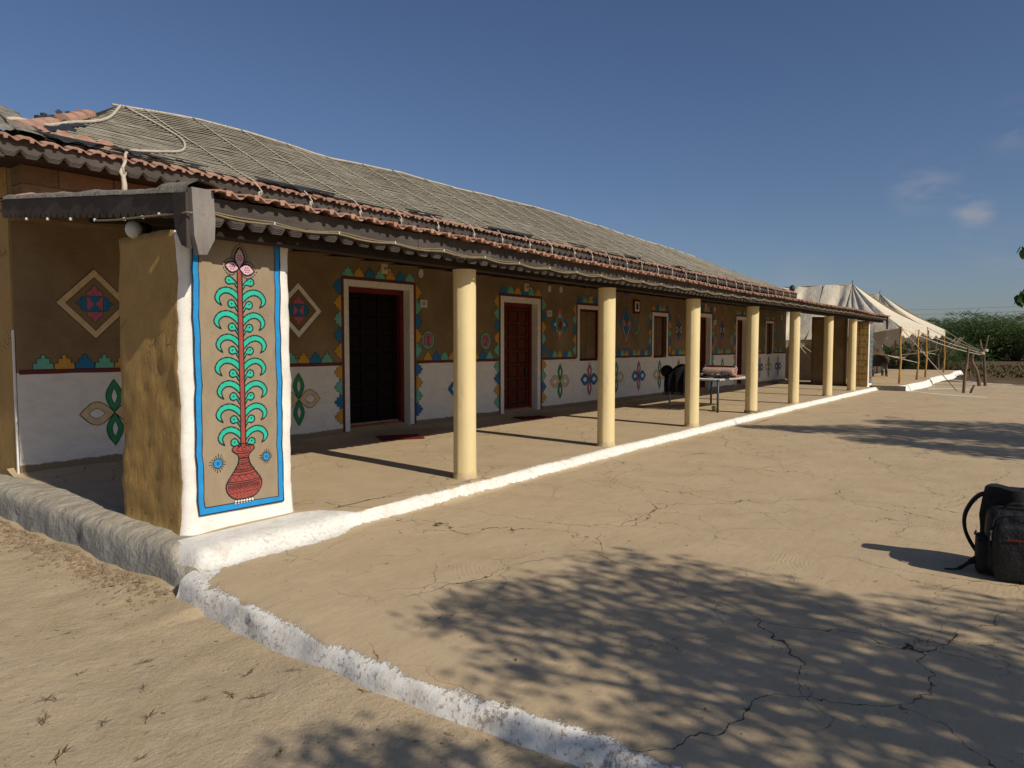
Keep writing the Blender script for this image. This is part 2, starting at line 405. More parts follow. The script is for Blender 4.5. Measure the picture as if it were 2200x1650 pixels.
# ------------------------------------------------------------------ painting helper: thin raised shapes on a wall face
class Paint:
    """2-D shapes (a, z) on a plane; a third value is the layer"""
    def __init__(s): s.v = []; s.f = []; s.m = []
    def fill(s, pts, k, lay=1):
        b = len(s.v); s.v += [(a, z, lay) for a, z in pts]; s.f.append(tuple(range(b, b+len(pts)))); s.m.append(PKEY.index(k))
    def stroke(s, pts, w=.006, k='k', lay=2, closed=False):
        pts = [Vector(p) for p in pts]; n = len(pts)
        if closed: pts = pts+[pts[0]]; n += 1
        b = len(s.v)
        for i, p in enumerate(pts):
            if closed and i in (0, n-1): t_ = pts[1]-pts[n-2]
            else: t_ = pts[min(i+1, n-1)]-pts[max(i-1, 0)]
            t_ = t_.normalized() if t_.length else Vector((1, 0)); q = Vector((-t_.y, t_.x))*w*.5*(1+.25*math.sin(i*2.3+p.x*40))
            s.v += [(p.x+q.x, p.y+q.y, lay), (p.x-q.x, p.y-q.y, lay)]
        for i in range(n-1): s.f.append((b+2*i, b+2*i+1, b+2*i+3, b+2*i+2)); s.m.append(PKEY.index('k' if k is None else k))
    def shape(s, pts, k, w=.006, lay=1, ok='k'):
        s.fill(pts, k, lay)
        if w: s.stroke(pts, w, ok, lay+1, True)
    def disc(s, c, r, k, w=0, lay=1, n=16, ry=None):
        ry = ry or r
        s.shape([(c[0]+r*math.cos(2*math.pi*i/n), c[1]+ry*math.sin(2*math.pi*i/n)) for i in range(n)], k, w, lay)
    def build(s, name, parent, M, step=.0016):
        used = sorted(set(s.m)); mp_ = {u: i for i, u in enumerate(used)}
        me = bpy.data.meshes.new(name)
        V = [M @ Vector((a, -.0015-step*l, z)) for a, z, l in s.v]
        F = []
        for f in s.f:                                   # make all faces look outwards (towards -y)
            ar = sum(s.v[f[i]][0]*s.v[f[(i+1) % len(f)]][1]-s.v[f[(i+1) % len(f)]][0]*s.v[f[i]][1] for i in range(len(f)))
            F.append(f if ar > 0 else f[::-1])
        me.from_pydata(V, [], F)
        for u in used: me.materials.append(PAINTS[PKEY[u]])
        me.polygons.foreach_set('material_index', [mp_[q] for q in s.m]); me.update()
        return link(name, me, parent)
def curve2(ctrl, n=6): return [(p.x, p.y) for p in smooth_pts([Vector((a, b, 0)) for a, b in ctrl], n)]
def lens(p0, p1, w, n=9, bulge=1.0):
    p0 = Vector(p0); p1 = Vector(p1); d = p1-p0; q = Vector((-d.y, d.x)).normalized()
    up = [p0+d*(i/n)+q*(w/2*math.sin(math.pi*i/n)**bulge) for i in range(n+1)]
    dn = [p0+d*(i/n)-q*(w/2*math.sin(math.pi*i/n)**bulge) for i in range(n-1, 0, -1)]
    return [(p.x, p.y) for p in up+dn]

# ==================================================================== SETTING
# lower sandy ground: one sheet to the horizon
def gz(x, y):
    far = min(1, max(0, (x-20)/6)); z = lerp(interp([(-8, -.20), (1, -.205), (2.3, -.212), (2.85, -.238), (4.4, -.268), (9, -.285)], y), -.155, far)
    d = math.hypot(x-2, y-3)
    if d < 60:
        z += .014*nz3(x, y, 0, .9, 4)+.005*nz3(x, y, 5, 5, 3)
        if x < 2.4 and y > 4.0: z += .055*max(0, 1-abs(x-2.22)/.55)*(.6+.6*noise.noise(Vector((y*2.2, x*3, 0))))
        if x < 2.3 and y < 3.2: z += .035*max(0, 1-abs(x-2.02)/.25)*max(0, noise.noise(Vector((y*1.7, 3, 0)))+.25)
    if d > 40: z += .10*nz3(x, y, 2, .06, 3)*min(1, (d-40)/40)
    return z
def axis(a, b, fine0, fine1, st, g=1.22):
    out = []; x = fine0
    while x < fine1: out.append(x); x += st
    out.append(fine1); s_ = st; x = fine1
    while x < b: s_ *= g; x += s_; out.append(min(x, b))
    s_ = st; x = fine0; lo = []
    while x > a: s_ *= g; x -= s_; lo.append(max(x, a))
    return lo[::-1]+out
xs = axis(-3500, 3500, .2, 2.7, .045); ys = axis(-3500, 3500, .2, 6.5, .05)
g = MB(); g.grid([[(x, y, gz(x, y)) for y in ys] for x in xs]); tag(g.build('sandy_ground', M_SOIL), kind='structure')

# courtyard: raised mud platform with whitewashed edge
def xe(y): return interp([(-6, 2.1), (0, 2.13), (1.03, 2.15), (1.3, 2.18), (1.7, 2.16), (2.05, 2.10), (2.34, 2.11), (2.8, 2.13), (3.4, 2.15), (4.25, 2.25)], y)+.018*nz3(y, 1.3, 0, 2.5, 3)
def lip(x): return interp([(2.3, 4.38), (3.4, 4.42), (5, 4.45), (6.5, 4.50), (8.5, 4.54), (11, 4.56), (13.5, 4.585), (17, 4.57), (20, 4.53), (23.5, 4.50), (27.4, 4.46)], x)+.018*nz3(x, 0, 9, .9, 3)
CZ = -.10
prof = [(-.045, -.34), (-.03, -.27), (-.015, -.21), (.0, -.165), (.015, -.135), (.04, -.116), (.075, -.106), (.14, -.101), (.25, -.1)]
cys = axis(-16, 4.36, -.5, 4.36, .05, 1.25)
cys = [y for y in cys if y <= 4.36]
cxs = []; x = .40; s_ = .05
while x < 23.3: cxs.append(x); x += s_; s_ = s_*1.012 if x > 2.2 else s_
V = []; PV = []
for y in cys:
    row = []; e = xe(y)
    for (w_, z_) in prof:
        n_ = .030*nz3(y*1.4, w_*6, 3, 2.2, 4)
        V.append((e+w_+n_*(1 if w_ < .2 else .3), y, z_+.010*nz3(y*2, w_*9, 1, 2, 3)*(1 if w_ < .25 else .3)))
        wid = .06+.035*max(0, min(1, (2.2-y)/1.6))+.3*max(0, (y-4.08)/.3) + .03*noise.noise(Vector((y*1.9, 0, 4)))
        PV.append(min(w_+.10, wid-w_)*1.0)
    for w_ in cxs:
        V.append((e+w_, y, CZ+.006*nz3(e+w_, y, 0, .8, 3)+.0015*nz3(e+w_, y, 3, 5, 2))); PV.append(-1.)
m = len(prof)+len(cxs)
F = [(i*m+j, i*m+j+1, (i+1)*m+j+1, (i+1)*m+j) for i in range(len(cys)-1) for j in range(m-1)]
me = bpy.data.meshes.new('courtyard'); me.from_pydata(V, [], F); me.materials.append(M_COURT)
me.attributes.new('paint', 'FLOAT', 'POINT').data.foreach_set('value', PV)
me.polygons.foreach_set('use_smooth', [True]*len(F)); me.update()
tag(link('courtyard', me), kind='structure')

# whitewashed lip between courtyard and verandah floor
V = []; PV = []; kx = []; x = 2.26
while x < 27.6: kx.append(x); x += .05 if x < 9 else .12
kp = [(-.20, -.103), (-.12, -.100), (-.075, -.095), (-.045, -.080), (-.02, -.050), (.0, -.022), (.022, -.006), (.05, .001), (.10, .002), (.17, .0), (.26, .0)]
for x in kx:
    l = lip(x); skirt = max(0, min(1, (3.75-x)/.3)); corner = max(0, min(1, (2.55-x)/.25))
    for (w_, z_) in kp:
        n_ = .014*nz3(x, w_*5, 2, 3, 3)
        y = l+w_*(1+.5*skirt)+n_*.6
        zz = z_ + .008*nz3(x, w_*8, 7, 4, 3)*(1 if -.12 < w_ < .2 else 0)
        dr = max(0, min(1, (2.43-x)/.13))**1.6
        V.append((x-.05*dr*0, y, zz-.30*dr))
        hi = .040+.028*min(1, max(0, (x-5)/3))+.035*noise.noise(Vector((x*1.5, 2, 2)))+skirt*.5
        lo = .058+.02*noise.noise(Vector((x*1.3, 8, 2)))+skirt*.05
        PV.append(min(hi-w_, w_+lo))
m = len(kp)
F = [(i*m+j, (i+1)*m+j, (i+1)*m+j+1, i*m+j+1) for i in range(len(kx)-1) for j in range(m-1)]
me = bpy.data.meshes.new('whitewashed_kerb'); me.from_pydata(V, [], F); me.materials.append(M_KERB)
me.attributes.new('paint', 'FLOAT', 'POINT').data.foreach_set('value', PV)
me.polygons.foreach_set('use_smooth', [True]*len(F)); me.update()
tag(link('whitewashed_kerb', me), kind='structure')
# verandah floor
g = MB()
fx = axis(2.62, 28.2, 2.62, 9, .12, 1.08); fx = [x for x in fx if 2.62 <= x <= 28.2]
def fz(x, y): return -.003-.012*max(0, (2.80-x)/.18)+.006*nz3(x, y, 4, .9, 3)*min(1, (y-4.7)*3)+.05*max(0, 1-(8.55-.0235*x-y)/.28)**2
g.grid([[(x, y, fz(x, y)) for y in [4.72+i*.11 for i in range(36)]] for x in fx])
tag(g.build('verandah_floor', M_FLOOR), kind='structure')
# end plinth: rounded cement edge on the near end of the verandah
P = []
for i in range(78):
    y = 4.28+i*.058; row = []
    bend = .10*max(0, (y-8.1)) if y > 8.1 else 0
    for (dx, z_) in [(-.19, -.36), (-.175, -.28), (-.155, -.18), (-.14, -.10), (-.115, -.045), (-.07, -.012), (.0, .0), (.07, .003), (.14, .0), (.2, -.004)]:
        n1 = .035*nz3(y, z_*2, 1, 1.6, 4)+.012*nz3(y, z_, 8, 6, 3)
        zz = z_
        if y < 4.66 and dx > -.12: zz = z_-.03-.12*max(0, (4.66-y)/.3)
        elif dx > .0 and y < 4.98: zz = z_-.010
        elif dx > .0: zz = z_+.006
        row.append((2.47+dx+n1*(1 if z_ < -.02 else .35)-bend, y, zz+.010*nz3(y, dx*4, 3, 3, 3)))
    P.append(row)
g = MB(); g.grid(P); tag(g.build('verandah_plinth', M_CEM), kind='structure')
# whitewash line continuing on the ground beyond the verandah
def ground_line(pts, w, name='painted_ground_line', z=.012):
    pp = smooth_pts([Vector((a, b, 0)) for a, b in pts], 8); P = []
    for i, p_ in enumerate(pp):
        t_ = (pp[min(i+1, len(pp)-1)]-pp[max(i-1, 0)]).normalized(); q = Vector((-t_.y, t_.x, 0))
        ww = w*(.7+.5*abs(noise.noise(Vector((p_.x, p_.y, 1)))))
        P.append([(p_+q*ww*k).to_tuple()[:2]+((gz(p_.x, p_.y) if p_.x > 25.4 else CZ)+z*(1-abs(k)),) for k in (-1, -.5, 0, .5, 1)])
    g = MB(); g.grid(P); return tag(g.build(name, M_WHITE), kind='structure')
ground_line([(25.6, 4.3), (25.2, 3.6), (24.0, 2.4), (23.5, 1.4)], .07)
ground_line([(27.8, 3.4), (28.4, 3.0), (28.5, 2.6), (28.3, 2.2)], .09)
ground_line([(37, 4.0), (35.5, 3.3), (33.7, 2.4), (32.8, 1.2)], .10)

# ==================================================================== HOUSE
house = empty('verandah_house', (2.6, 8.5, 0), 'long low mud house with painted walls, a tiled and netted roof and a pillared verandah', 'house')
HI = Matrix.Translation((-2.6, -8.5, 0))            # world -> house local
def hb(g_, name, mats): o = g_.build(name, mats, house); o.location = (-2.6, -8.5, 0); return o
AL = math.atan(.0235)
WM = Matrix.Translation((0, 8.5, 0)) @ Matrix.Rotation(-AL, 4, 'Z')       # wall frame: (s, depth, z)
wallf = empty('tmp', (0, 0, 0), 'x', 'x'); bpy.data.objects.remove(wallf)
def wb(g_, name, mats, parent=None):
    """build a mesh given in wall coordinates as a child (or grandchild) of the house"""
    o = link(name, g_.mesh(name, mats), parent or house)
    if parent is None: o.matrix_local = HI @ WM
    return o
OPEN_D = [(6.935, 8.165, 2.235), (10.57, 11.63, 2.17), (19.35, 20.13, 2.16), (22.2, 23.0, 2.16)]
OPEN_W = [(13.16, 14.02, 1.0, 2.13), (16.58, 17.30, 1.02, 2.09), (24.88, 25.5, 1.03, 2.10)]
ops = sorted([(a, b, 0, c_) for a, b, c_ in OPEN_D]+[(a, b, z0, z1) for a, b, z0, z1 in OPEN_W])
g = MB(); s_ = 2.70; TH = .32
for (a, b, z0, z1) in ops+[(26.95, 27, 0, 0)]:
    g.box(s_, a, 0, TH, -.2, 3.1)
    if b < 27:
        g.box(a, b, 0, TH, z1, 3.1)
        if z0 > 0: g.box(a, b, 0, TH, -.2, z0)
    s_ = b
wb(g, 'front_wall', M_WALL)
g = MB(); g.box(2.68, 2.98, 8.46, 12.6, -.35, 3.16); g.box(26.7, 27.0, 8.2, 12.6, -.3, 3.16); g.box(2.98, 26.7, 12.3, 12.6, -.3, 3.16)
g.box(2.98, 26.7, 8.95, 12.3, -.06, -.02)
o = hb(g, 'end_wall', M_OCHRE); 
g = MB(); g.box(2.674, 2.69, 8.435, 8.462, -.02, 1.5); hb(g, 'sunlit_corner_strip', M_WHITE)  # white strip: sunlight on the wall's corner edge, put in as colour
# interior partitions keep the rooms dark
g = MB()
for x in (9.5, 12.6, 18, 21.2): g.box(x, x+.15, 8.85, 12.3, -.1, 3.1)
g.box(2.98, 26.7, 8.95, 12.3, 3.0, 3.06); hb(g, 'partition_wall', M_WALLB)
M_BRK = simple('unfired_brick', (.235, .150, .082), (.18, .115, .06), 7, .95, .012, 35, rnd_obj=.2)
# mud blocks above the lean-to
for r_ in range(3):
    x = 2.66-(.2 if r_ % 2 else 0); i = 0
    while x < 9.6:
        L = .52+.05*rnd.random(); x0 = max(x, 2.66)
        if L-(x0-x) > .12:
            g = MB(); z0 = 2.72+r_*.2
            g.box(x0+.006, x+L-.006, 8.02+.01*rnd.random(), 8.3, z0+.006, z0+.194)
            hb(g, 'mud_block', M_BRK)
        x += L
g = MB(); g.box(2.68, 26.9, 8.04, 8.44, 2.6, 3.32); hb(g, 'upper_wall', M_WALLB)

# ---- doors and windows
def motif(P, cx_, cz_, w, h, k, ang=0):
    """stepped temple motif, foot at (cx,cz), pointing along ang"""
    q = [(-.5, 0), (-.5, .42), (-.32, .42), (-.32, .76), (-.12, .76), (-.12, .93), (-.07, 1.02), (0, 1.05), (.07, 1.02), (.12, .93), (.12, .76), (.32, .76), (.32, .42), (.5, .42), (.5, 0)]
    ca, sa = math.cos(ang), math.sin(ang)
    pts = []
    for a, b in q:
        a = a*w*(1+.04*rnd.random()); b *= h
        pts.append((cx_+a*ca-b*sa, cz_+a*sa+b*ca))
    P.shape(pts, k, .007)
CYC = ['m', 'y', 'd', 'm', 'y', 'd', 'm']
def row(P, a, b, z, pitch, h, ph=0):
    n = max(1, round((b-a)/pitch)); w = (b-a)/n
    for i in range(n): motif(P, a+(i+.5)*w, z, w*.94, h, CYC[(i+ph) % 3])
def colm(P, x, z0, z1, pitch, h, side, ph=0):
    n = max(1, round((z1-z0)/pitch)); w = (z1-z0)/n
    for i in range(n): motif(P, x, z0+(i+.5)*w, w*.94, h, CYC[(i+ph) % 3], math.pi/2 if side < 0 else -math.pi/2)
def quad(P, x0, x1, z0, z1, k, w=0, lay=1): P.shape([(x0, z0), (x1, z0), (x1, z1), (x0, z1)], k, w, lay)
def surround(name, x0, x1, z0, z1, band, mar, hgt, low, ph=0, foot=None):
    """white band and maroon line around an opening, with stepped motifs"""
    P = Paint(); zb = foot if foot is not None else z0-band
    ox0, ox1, oz = x0-band, x1+band, z1+band
    quad(P, ox0, x0, zb, oz, 'w'); quad(P, x1, ox1, zb, oz, 'w'); quad(P, x0, x1, z1, oz, 'w')
    if foot is None: quad(P, x0, x1, zb, z0, 'w')
    quad(P, ox0-mar, ox0, max(zb, low), oz+mar, 'n', 0, 1); quad(P, ox1, ox1+mar, max(zb, low), oz+mar, 'n', 0, 1)
    quad(P, ox0, ox1, oz, oz+mar, 'n')
    row(P, ox0-mar+.02, ox1+mar-.02, oz+mar, .205, hgt, ph)
    bot = foot+.12 if foot is not None else 1.14
    if foot is not None:
        colm(P, ox0-mar, bot, 1.06, .2, hgt*.95, -1, ph+1); colm(P, ox1+mar, bot, 1.06, .2, hgt*.95, 1, ph+2)
        bot = 1.14
    colm(P, ox0-mar, bot, oz-.0, .215, hgt*.95, -1, ph+1); colm(P, ox1+mar, bot, oz-.0, .215, hgt*.95, 1, ph)
    return wb_paint(P, name)
def wb_paint(P, name='painted_motif', off=0):
    o = P.build(name, house, WM); o.matrix_local = HI; return o
def door(x0, x1, z1, dark=False):
    W = x1-x0; d = .17
    de = link('door', None, house); de.matrix_local = HI @ WM @ Matrix.Translation((x0, d, .03))
    de.empty_display_size = .2
    H_ = z1-.03
    if dark: tag(de, 'door with a panelled leaf coloured nearly black for the shade, set deep in a maroon frame')
    g = MB(); g.box(0, .075, -.03, .06, .0, H_); g.box(W-.075, W, -.03, .06, .0, H_); g.box(.075, W-.075, -.03, .06, H_-.085, H_)
    g.build('door_frame', M_FRAME, de)
    g = MB(); g.box(.075, W-.075, -.035, .06, .0, .085); g.build('door_sill', M_SILL, de)
    dy = .0
    Mx = Matrix.Identity(4)
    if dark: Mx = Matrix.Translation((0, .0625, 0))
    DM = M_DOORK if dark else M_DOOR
    lx0, lx1, lz0, lz1 = .085, W-.085, .09, H_-.095
    nc, nr = 3, 7; st = .058
    cw = (lx1-lx0-st*(nc+1))/nc; rh = (lz1-lz0-st*(nr+1))/nr
    g = MB()
    g.box(lx0, lx1, .035, .045, lz0, lz1, 0, Mx)
    for i in range(nc+1): g.box(lx0+i*(cw+st), lx0+i*(cw+st)+st, .0, .035, lz0, lz1, 0, Mx)
    for j in range(nr+1):
        for i in range(nc):
            xa = lx0+st+i*(cw+st); g.box(xa, xa+cw, .004, .035, lz0+j*(rh+st), lz0+j*(rh+st)+st, 0, Mx)
    g.build('door_leaf', DM, de)
    pm = MB(); e_ = .022
    pm.add([(0, .03, 0), (cw, .03, 0), (cw, .03, rh), (0, .03, rh), (e_, .012, e_), (cw-e_, .012, e_), (cw-e_, .012, rh-e_), (e_, .012, rh-e_)],
           [(4, 5, 6, 7), (0, 1, 5, 4), (1, 2, 6, 5), (2, 3, 7, 6), (3, 0, 4, 7)])
    pme = pm.mesh('door_panel', DM)
    for j in range(nr):
        for i in range(nc):
            o = link('door_panel', pme, de); o.location = Mx @ Vector((lx0+st+i*(cw+st), 0, lz0+st+j*(rh+st)))
    if not dark:
        g = MB(); hx = lx1-.10; g.tube([(hx-.16, -.012, .95), (hx+.08, -.012, .95)], .008, 6); g.box(hx-.02, hx+.03, -.02, .0, .72, .86); g.tube([(hx, -.02, .80), (hx, -.045, .80), (hx, -.045, .70)], .007, 6)
        g.build('door_bolt', simple('dark_steel', (.06, .055, .05), rough=.4, bump=0, metal=.8), de)
    g = MB(); g.box(.0, .004, -.17, -.03, -.03, H_); g.box(W-.004, W, -.17, -.03, -.03, H_); g.box(.004, W-.004, -.17, -.03, H_-.004, H_); g.build('door_reveal', M_WHITE, de)
    return de
for i, (a, b, c_) in enumerate(OPEN_D): door(a, b, c_, i == 0)
def window(x0, x1, z0, z1):
    we = link('window', None, house); we.matrix_local = HI @ WM @ Matrix.Translation((x0, .10, z0)); we.empty_display_size = .2
    W, H_ = x1-x0, z1-z0; f = .045
    g = MB(); g.box(0, f, -.01, .04, 0, H_); g.box(W-f, W, -.01, .04, 0, H_); g.box(f, W-f, -.01, .04, 0, f); g.box(f, W-f, -.01, .04, H_-f, H_)
    g.build('window_frame', M_FRAME, we)
    g = MB(); g.box(f, W-f, .012, .03, f, H_-f); 
    g.build('shutter', M_SHUT, we)
    g = MB(); g.box(f, W-f, .002, .012, H_*.55, H_*.60); g.box(W/2-.006, W/2+.006, .004, .0118, f, H_-f); g.build('shutter_rail', M_SHUT, we)
for w_ in OPEN_W: window(*w_)
surround('painted_door_border', 6.935, 8.165, 0, 2.235, .085, .045, .145, .06, 0, .06)
surround('painted_door_border', 10.57, 11.63, 0, 2.17, .10, .05, .15, .06, 2, .05)
surround('painted_door_border', 19.35, 20.13, 0, 2.16, .09, .05, .15, .06, 1, .06)
surround('painted_door_border', 22.2, 23.0, 0, 2.16, .09, .05, .15, .06, 0, .06)
surround('painted_window_border', 13.16, 14.02, 1.0, 2.13, .085, .05, .15, 1.1, 2)
surround('painted_window_border', 16.58, 17.30, 1.02, 2.09, .085, .05, .15, 1.1, 1)
surround('painted_window_border', 24.88, 25.5, 1.03, 2.10, .08, .045, .12, 1.1, 0)
# maroon dado line and stepped rows between the openings
edges = [2.72]
spans = [(2.72, 6.80), (8.30, 10.41), (11.79, 13.02), (14.16, 16.44), (17.44, 19.20), (20.28, 22.05), (23.15, 24.74), (25.64, 26.93)]
for i, (a, b) in enumerate(spans):
    P = Paint(); n = int((b-a)/.12)
    top = [(lerp(a, b, k/n), 1.095+.006*noise.noise(Vector((a+k*.5, 0, 0)))) for k in range(n+1)]
    bt = [(lerp(a, b, k/n), 1.045+.006*noise.noise(Vector((a+k*.4, 5, 0)))) for k in range(n, -1, -1)]
    P.fill(top+bt, 'n'); row(P, a+.12 if i == 0 else a+.17, b-.16, 1.092, .20, .15, i)
    wb_paint(P, 'painted_dado_border')
def rosette(x, z, cv, ch, s=1.):
    P = Paint()
    for sg in (1, -1):
        o_ = lens((x, z), (x, z+sg*.375*s), .175*s, 12, 1.1); P.shape(o_, cv, .009)
        P.shape(lens((x, z+sg*.10*s), (x, z+sg*.27*s), .06*s, 8), 'w', .005, 3)
        o_ = lens((x, z), (x+sg*.36*s, z), .26*s, 10, 1.0); P.shape(o_, ch, .008)
        P.shape(lens((x+sg*.10*s, z), (x+sg*.27*s, z), .11*s, 8), 'w', .005, 3)
    wb_paint(P, 'painted_rosette')
for (x, a, b) in [(3.63, 'g', 'c'), (4.85, 'x', 'd'), (6.05, 'g', 'c'), (9.40, 'x', 'd'), (12.42, 'g', 'c'), (13.56, 'x', 'd'), (14.72, 'g', 'c'), (15.81, 'x', 'd'), (16.92, 'g', 'c'), (18.03, 'x', 'd'), (21.05, 'g', 'c'), (24.27, 'x', 'd'), (25.14, 'g', 'c'), (26.12, 'x', 'd')]:
    rosette(x, .59, a, b)
def diamond(x, z, k, r_=.385):
    P = Paint(); t_ = .095
    o_ = [(x-r_, z), (x, z+r_), (x+r_, z), (x, z-r_)]; i_ = [(x-r_+t_, z), (x, z+r_-t_), (x+r_-t_, z), (x, z-r_+t_)]
    for q in range(4): P.fill([o_[q], o_[(q+1) % 4], i_[(q+1) % 4], i_[q]], k)
    P.stroke(o_, .009, 'k', 2, True); P.stroke(i_, .007, 'k', 2, True)
    a = .085; hq = .085
    P.shape([(x-a, z+hq), (x+a, z+hq), (x, z)], 'd', .005); P.shape([(x-a, z-hq), (x+a, z-hq), (x, z)], 'd', .005)
    P.shape([(x-a, z+hq), (x-a, z-hq), (x, z)], 'x', .005); P.shape([(x+a, z+hq), (x+a, z-hq), (x, z)], 'x', .005)
    for sg in (1, -1):
        P.shape([(x-a, z+sg*hq), (x-a*.9, z+sg*(hq+.05)), (x-a*.4, z+sg*(hq+.07)), (x-a*.3, z+sg*(hq+.10)), (x, z+sg*(hq+.12)), (x+a*.3, z+sg*(hq+.10)), (x+a*.4, z+sg*(hq+.07)), (x+a*.9, z+sg*(hq+.05)), (x+a, z+sg*hq)], 'x', .005)
        P.shape([(x+sg*a, z-hq), (x+sg*(a+.05), z-hq*.8), (x+sg*(a+.06), z-.03), (x+sg*(a+.11), z), (x+sg*(a+.06), z+.03), (x+sg*(a+.05), z+hq*.8), (x+sg*a, z+hq)], 'd', .005)
    wb_paint(P, 'painted_diamond')
diamond(3.46, 1.80, 'c'); diamond(6.07, 1.83, 'w')
def mandala(x, z):
    P = Paint()
    for sg in (1, -1):
        P.shape([(x-.13, z+sg*.13), (x, z+sg*.35), (x+.13, z+sg*.13)], 'o', .006); P.shape([(x-.045, z+sg*.14), (x, z+sg*.21), (x+.045, z+sg*.14)], 'w', 0, 3)
        P.shape([(x+sg*.12, z-.17), (x+sg*.33, z), (x+sg*.12, z+.17)], 'd', .006); P.shape([(x+sg*.13, z-.06), (x+sg*.21, z), (x+sg*.13, z+.06)], 'w', 0, 3)
    quad(P, x-.14, x+.14, z-.16, z+.16, 'm', .007, 3); quad(P, x-.10, x+.10, z-.12, z+.12, 'v', .005, 5); P.disc((x, z), .045, 'n', .005, 7, 14, .07)
    wb_paint(P, 'painted_mandala')
mandala(12.4, 1.77)
def tall(x, z):
    P = Paint()
    P.shape([(x-.33, z), (x-.12, z+.26), (x-.05, z+.12), (x-.1, z), (x-.05, z-.12), (x-.12, z-.26)], 'd', .006)
    P.shape([(x+.33, z), (x+.12, z+.26), (x+.05, z+.12), (x+.1, z), (x+.05, z-.12), (x+.12, z-.26)], 'd', .006)
    P.shape([(x-.05, z+.36), (x, z+.42), (x+.05, z+.36), (x+.06, z+.1), (x, z), (x-.06, z+.1)], 'd', .006, 3); P.shape([(x-.06, z-.1), (x, z), (x+.06, z-.1), (x, z-.38)], 'd', .006, 3)
    for sg in (1, -1):
        P.shape(lens((x+sg*.03, z-.1), (x+sg*.19, z+.08), .13), 'o', .005, 5)
        P.stroke(curve2([(x+sg*.02, z+.40), (x+sg*.10, z+.50), (x+sg*.16, z+.56), (x+sg*.12, z+.62), (x+sg*.06, z+.58)]), .032, 'x', 3)
        P.stroke(curve2([(x+sg*.02, z-.38), (x+sg*.11, z-.45), (x+sg*.15, z-.53), (x+sg*.10, z-.58), (x+sg*.05, z-.53)]), .032, 'x', 3)
        P.stroke(curve2([(x, z+.44), (x+sg*.08, z+.26), (x+sg*.16, z+.13), (x+sg*.2, z)]), .022, 'o', 3)
        P.stroke(curve2([(x, z-.44), (x+sg*.08, z-.26), (x+sg*.16, z-.13), (x+sg*.2, z)]), .022, 'c', 3)
    P.stroke(curve2([(x-.13, z+.63), (x, z+.70), (x+.13, z+.63)]), .05, 'd', 2); P.stroke(curve2([(x-.13, z-.60), (x, z-.66), (x+.13, z-.60)]), .05, 'd', 2)
    P.stroke(curve2([(x+.38, z-.2), (x+.50, z-.12), (x+.47, z+.02), (x+.58, z+.08), (x+.55, z+.22), (x+.62, z+.28)]), .03, 'd', 2)
    P.stroke(curve2([(x+.42, z-.25), (x+.60, z-.2), (x+.62, z-.05)]), .03, 'm', 2)
    wb_paint(P, 'painted_ornament')
tall(15.18, 1.88)
def eyes(x, z, s=1., k='x'):
    P = Paint()
    P.shape([(x-.22*s, z), (x-.14*s, z+.22*s), (x, z+.44*s), (x+.14*s, z+.22*s), (x+.22*s, z), (x+.14*s, z-.22*s), (x, z-.44*s), (x-.14*s, z-.22*s)], k, .008)
    P.shape([(x-.17*s, z), (x-.1*s, z+.18*s), (x, z+.33*s), (x+.1*s, z+.18*s), (x+.17*s, z), (x+.1*s, z-.18*s), (x, z-.33*s), (x-.1*s, z-.18*s)], 'k', 0, 3)
    P.shape(lens((x, z+.05*s), (x, z+.3*s), .1*s), 'd', 0, 4); P.shape(lens((x, z-.05*s), (x, z-.3*s), .1*s), 'd', 0, 4)
    for sg in (1, -1):
        P.disc((x+sg*.115*s, z), .085*s, 'c', .006, 5); P.disc((x+sg*.115*s, z), .055*s, 'm', .006, 7); P.disc((x+sg*.115*s, z), .025*s, 'k', 0, 9)
        P.stroke([(x+sg*.22*s, z-.09*s), (x+sg*.33*s, z), (x+sg*.22*s, z+.09*s)], .025*s, 'o', 2)
    wb_paint(P, 'painted_eye_diamond')
eyes(18.01, 1.76); eyes(21.0, 1.80)
for x in (23.95, 26.2):
    P = Paint(); P.shape(lens((x, 1.38), (x, 2.06), .22, 12), 'm', .01); P.shape(lens((x, 1.48), (x, 1.96), .11, 10), 'd', .006, 3); wb_paint(P, 'painted_leaf_diamond')
P = Paint(); P.shape(lens((9.15, 1.80), (9.75, 1.80), .3), 'd', .007); P.shape(lens((9.45, 1.5), (9.45, 2.1), .2), 'x', .007, 3); wb_paint(P, 'painted_mandala')
def medal(x, z, digit):
    P = Paint(); P.disc((x, z), .145, 'm', .008, 1, 24, .152); P.disc((x, z), .10, 'x', .007, 3, 22, .112)
    if digit == 1: P.stroke([(x-.035, z+.03), (x, z+.07), (x, z-.07)], .012, 'k', 6); P.stroke([(x-.03, z-.07), (x+.03, z-.07)], .010, 'k', 6)
    if digit == 2: P.stroke(curve2([(x-.04, z+.035), (x-.02, z+.07), (x+.025, z+.065), (x+.035, z+.025), (x, z-.02), (x-.045, z-.07)], 5), .012, 'k', 6); P.stroke(curve2([(x-.045, z-.07), (x-.01, z-.055), (x+.045, z-.07)], 4), .011, 'k', 6)
    wb_paint(P, 'painted_number_medallion')
medal(8.575, 1.43, 1); medal(10.04, 1.42, 2); medal(20.32+.13, 1.47, 0); medal(21.76, 1.50, 0)
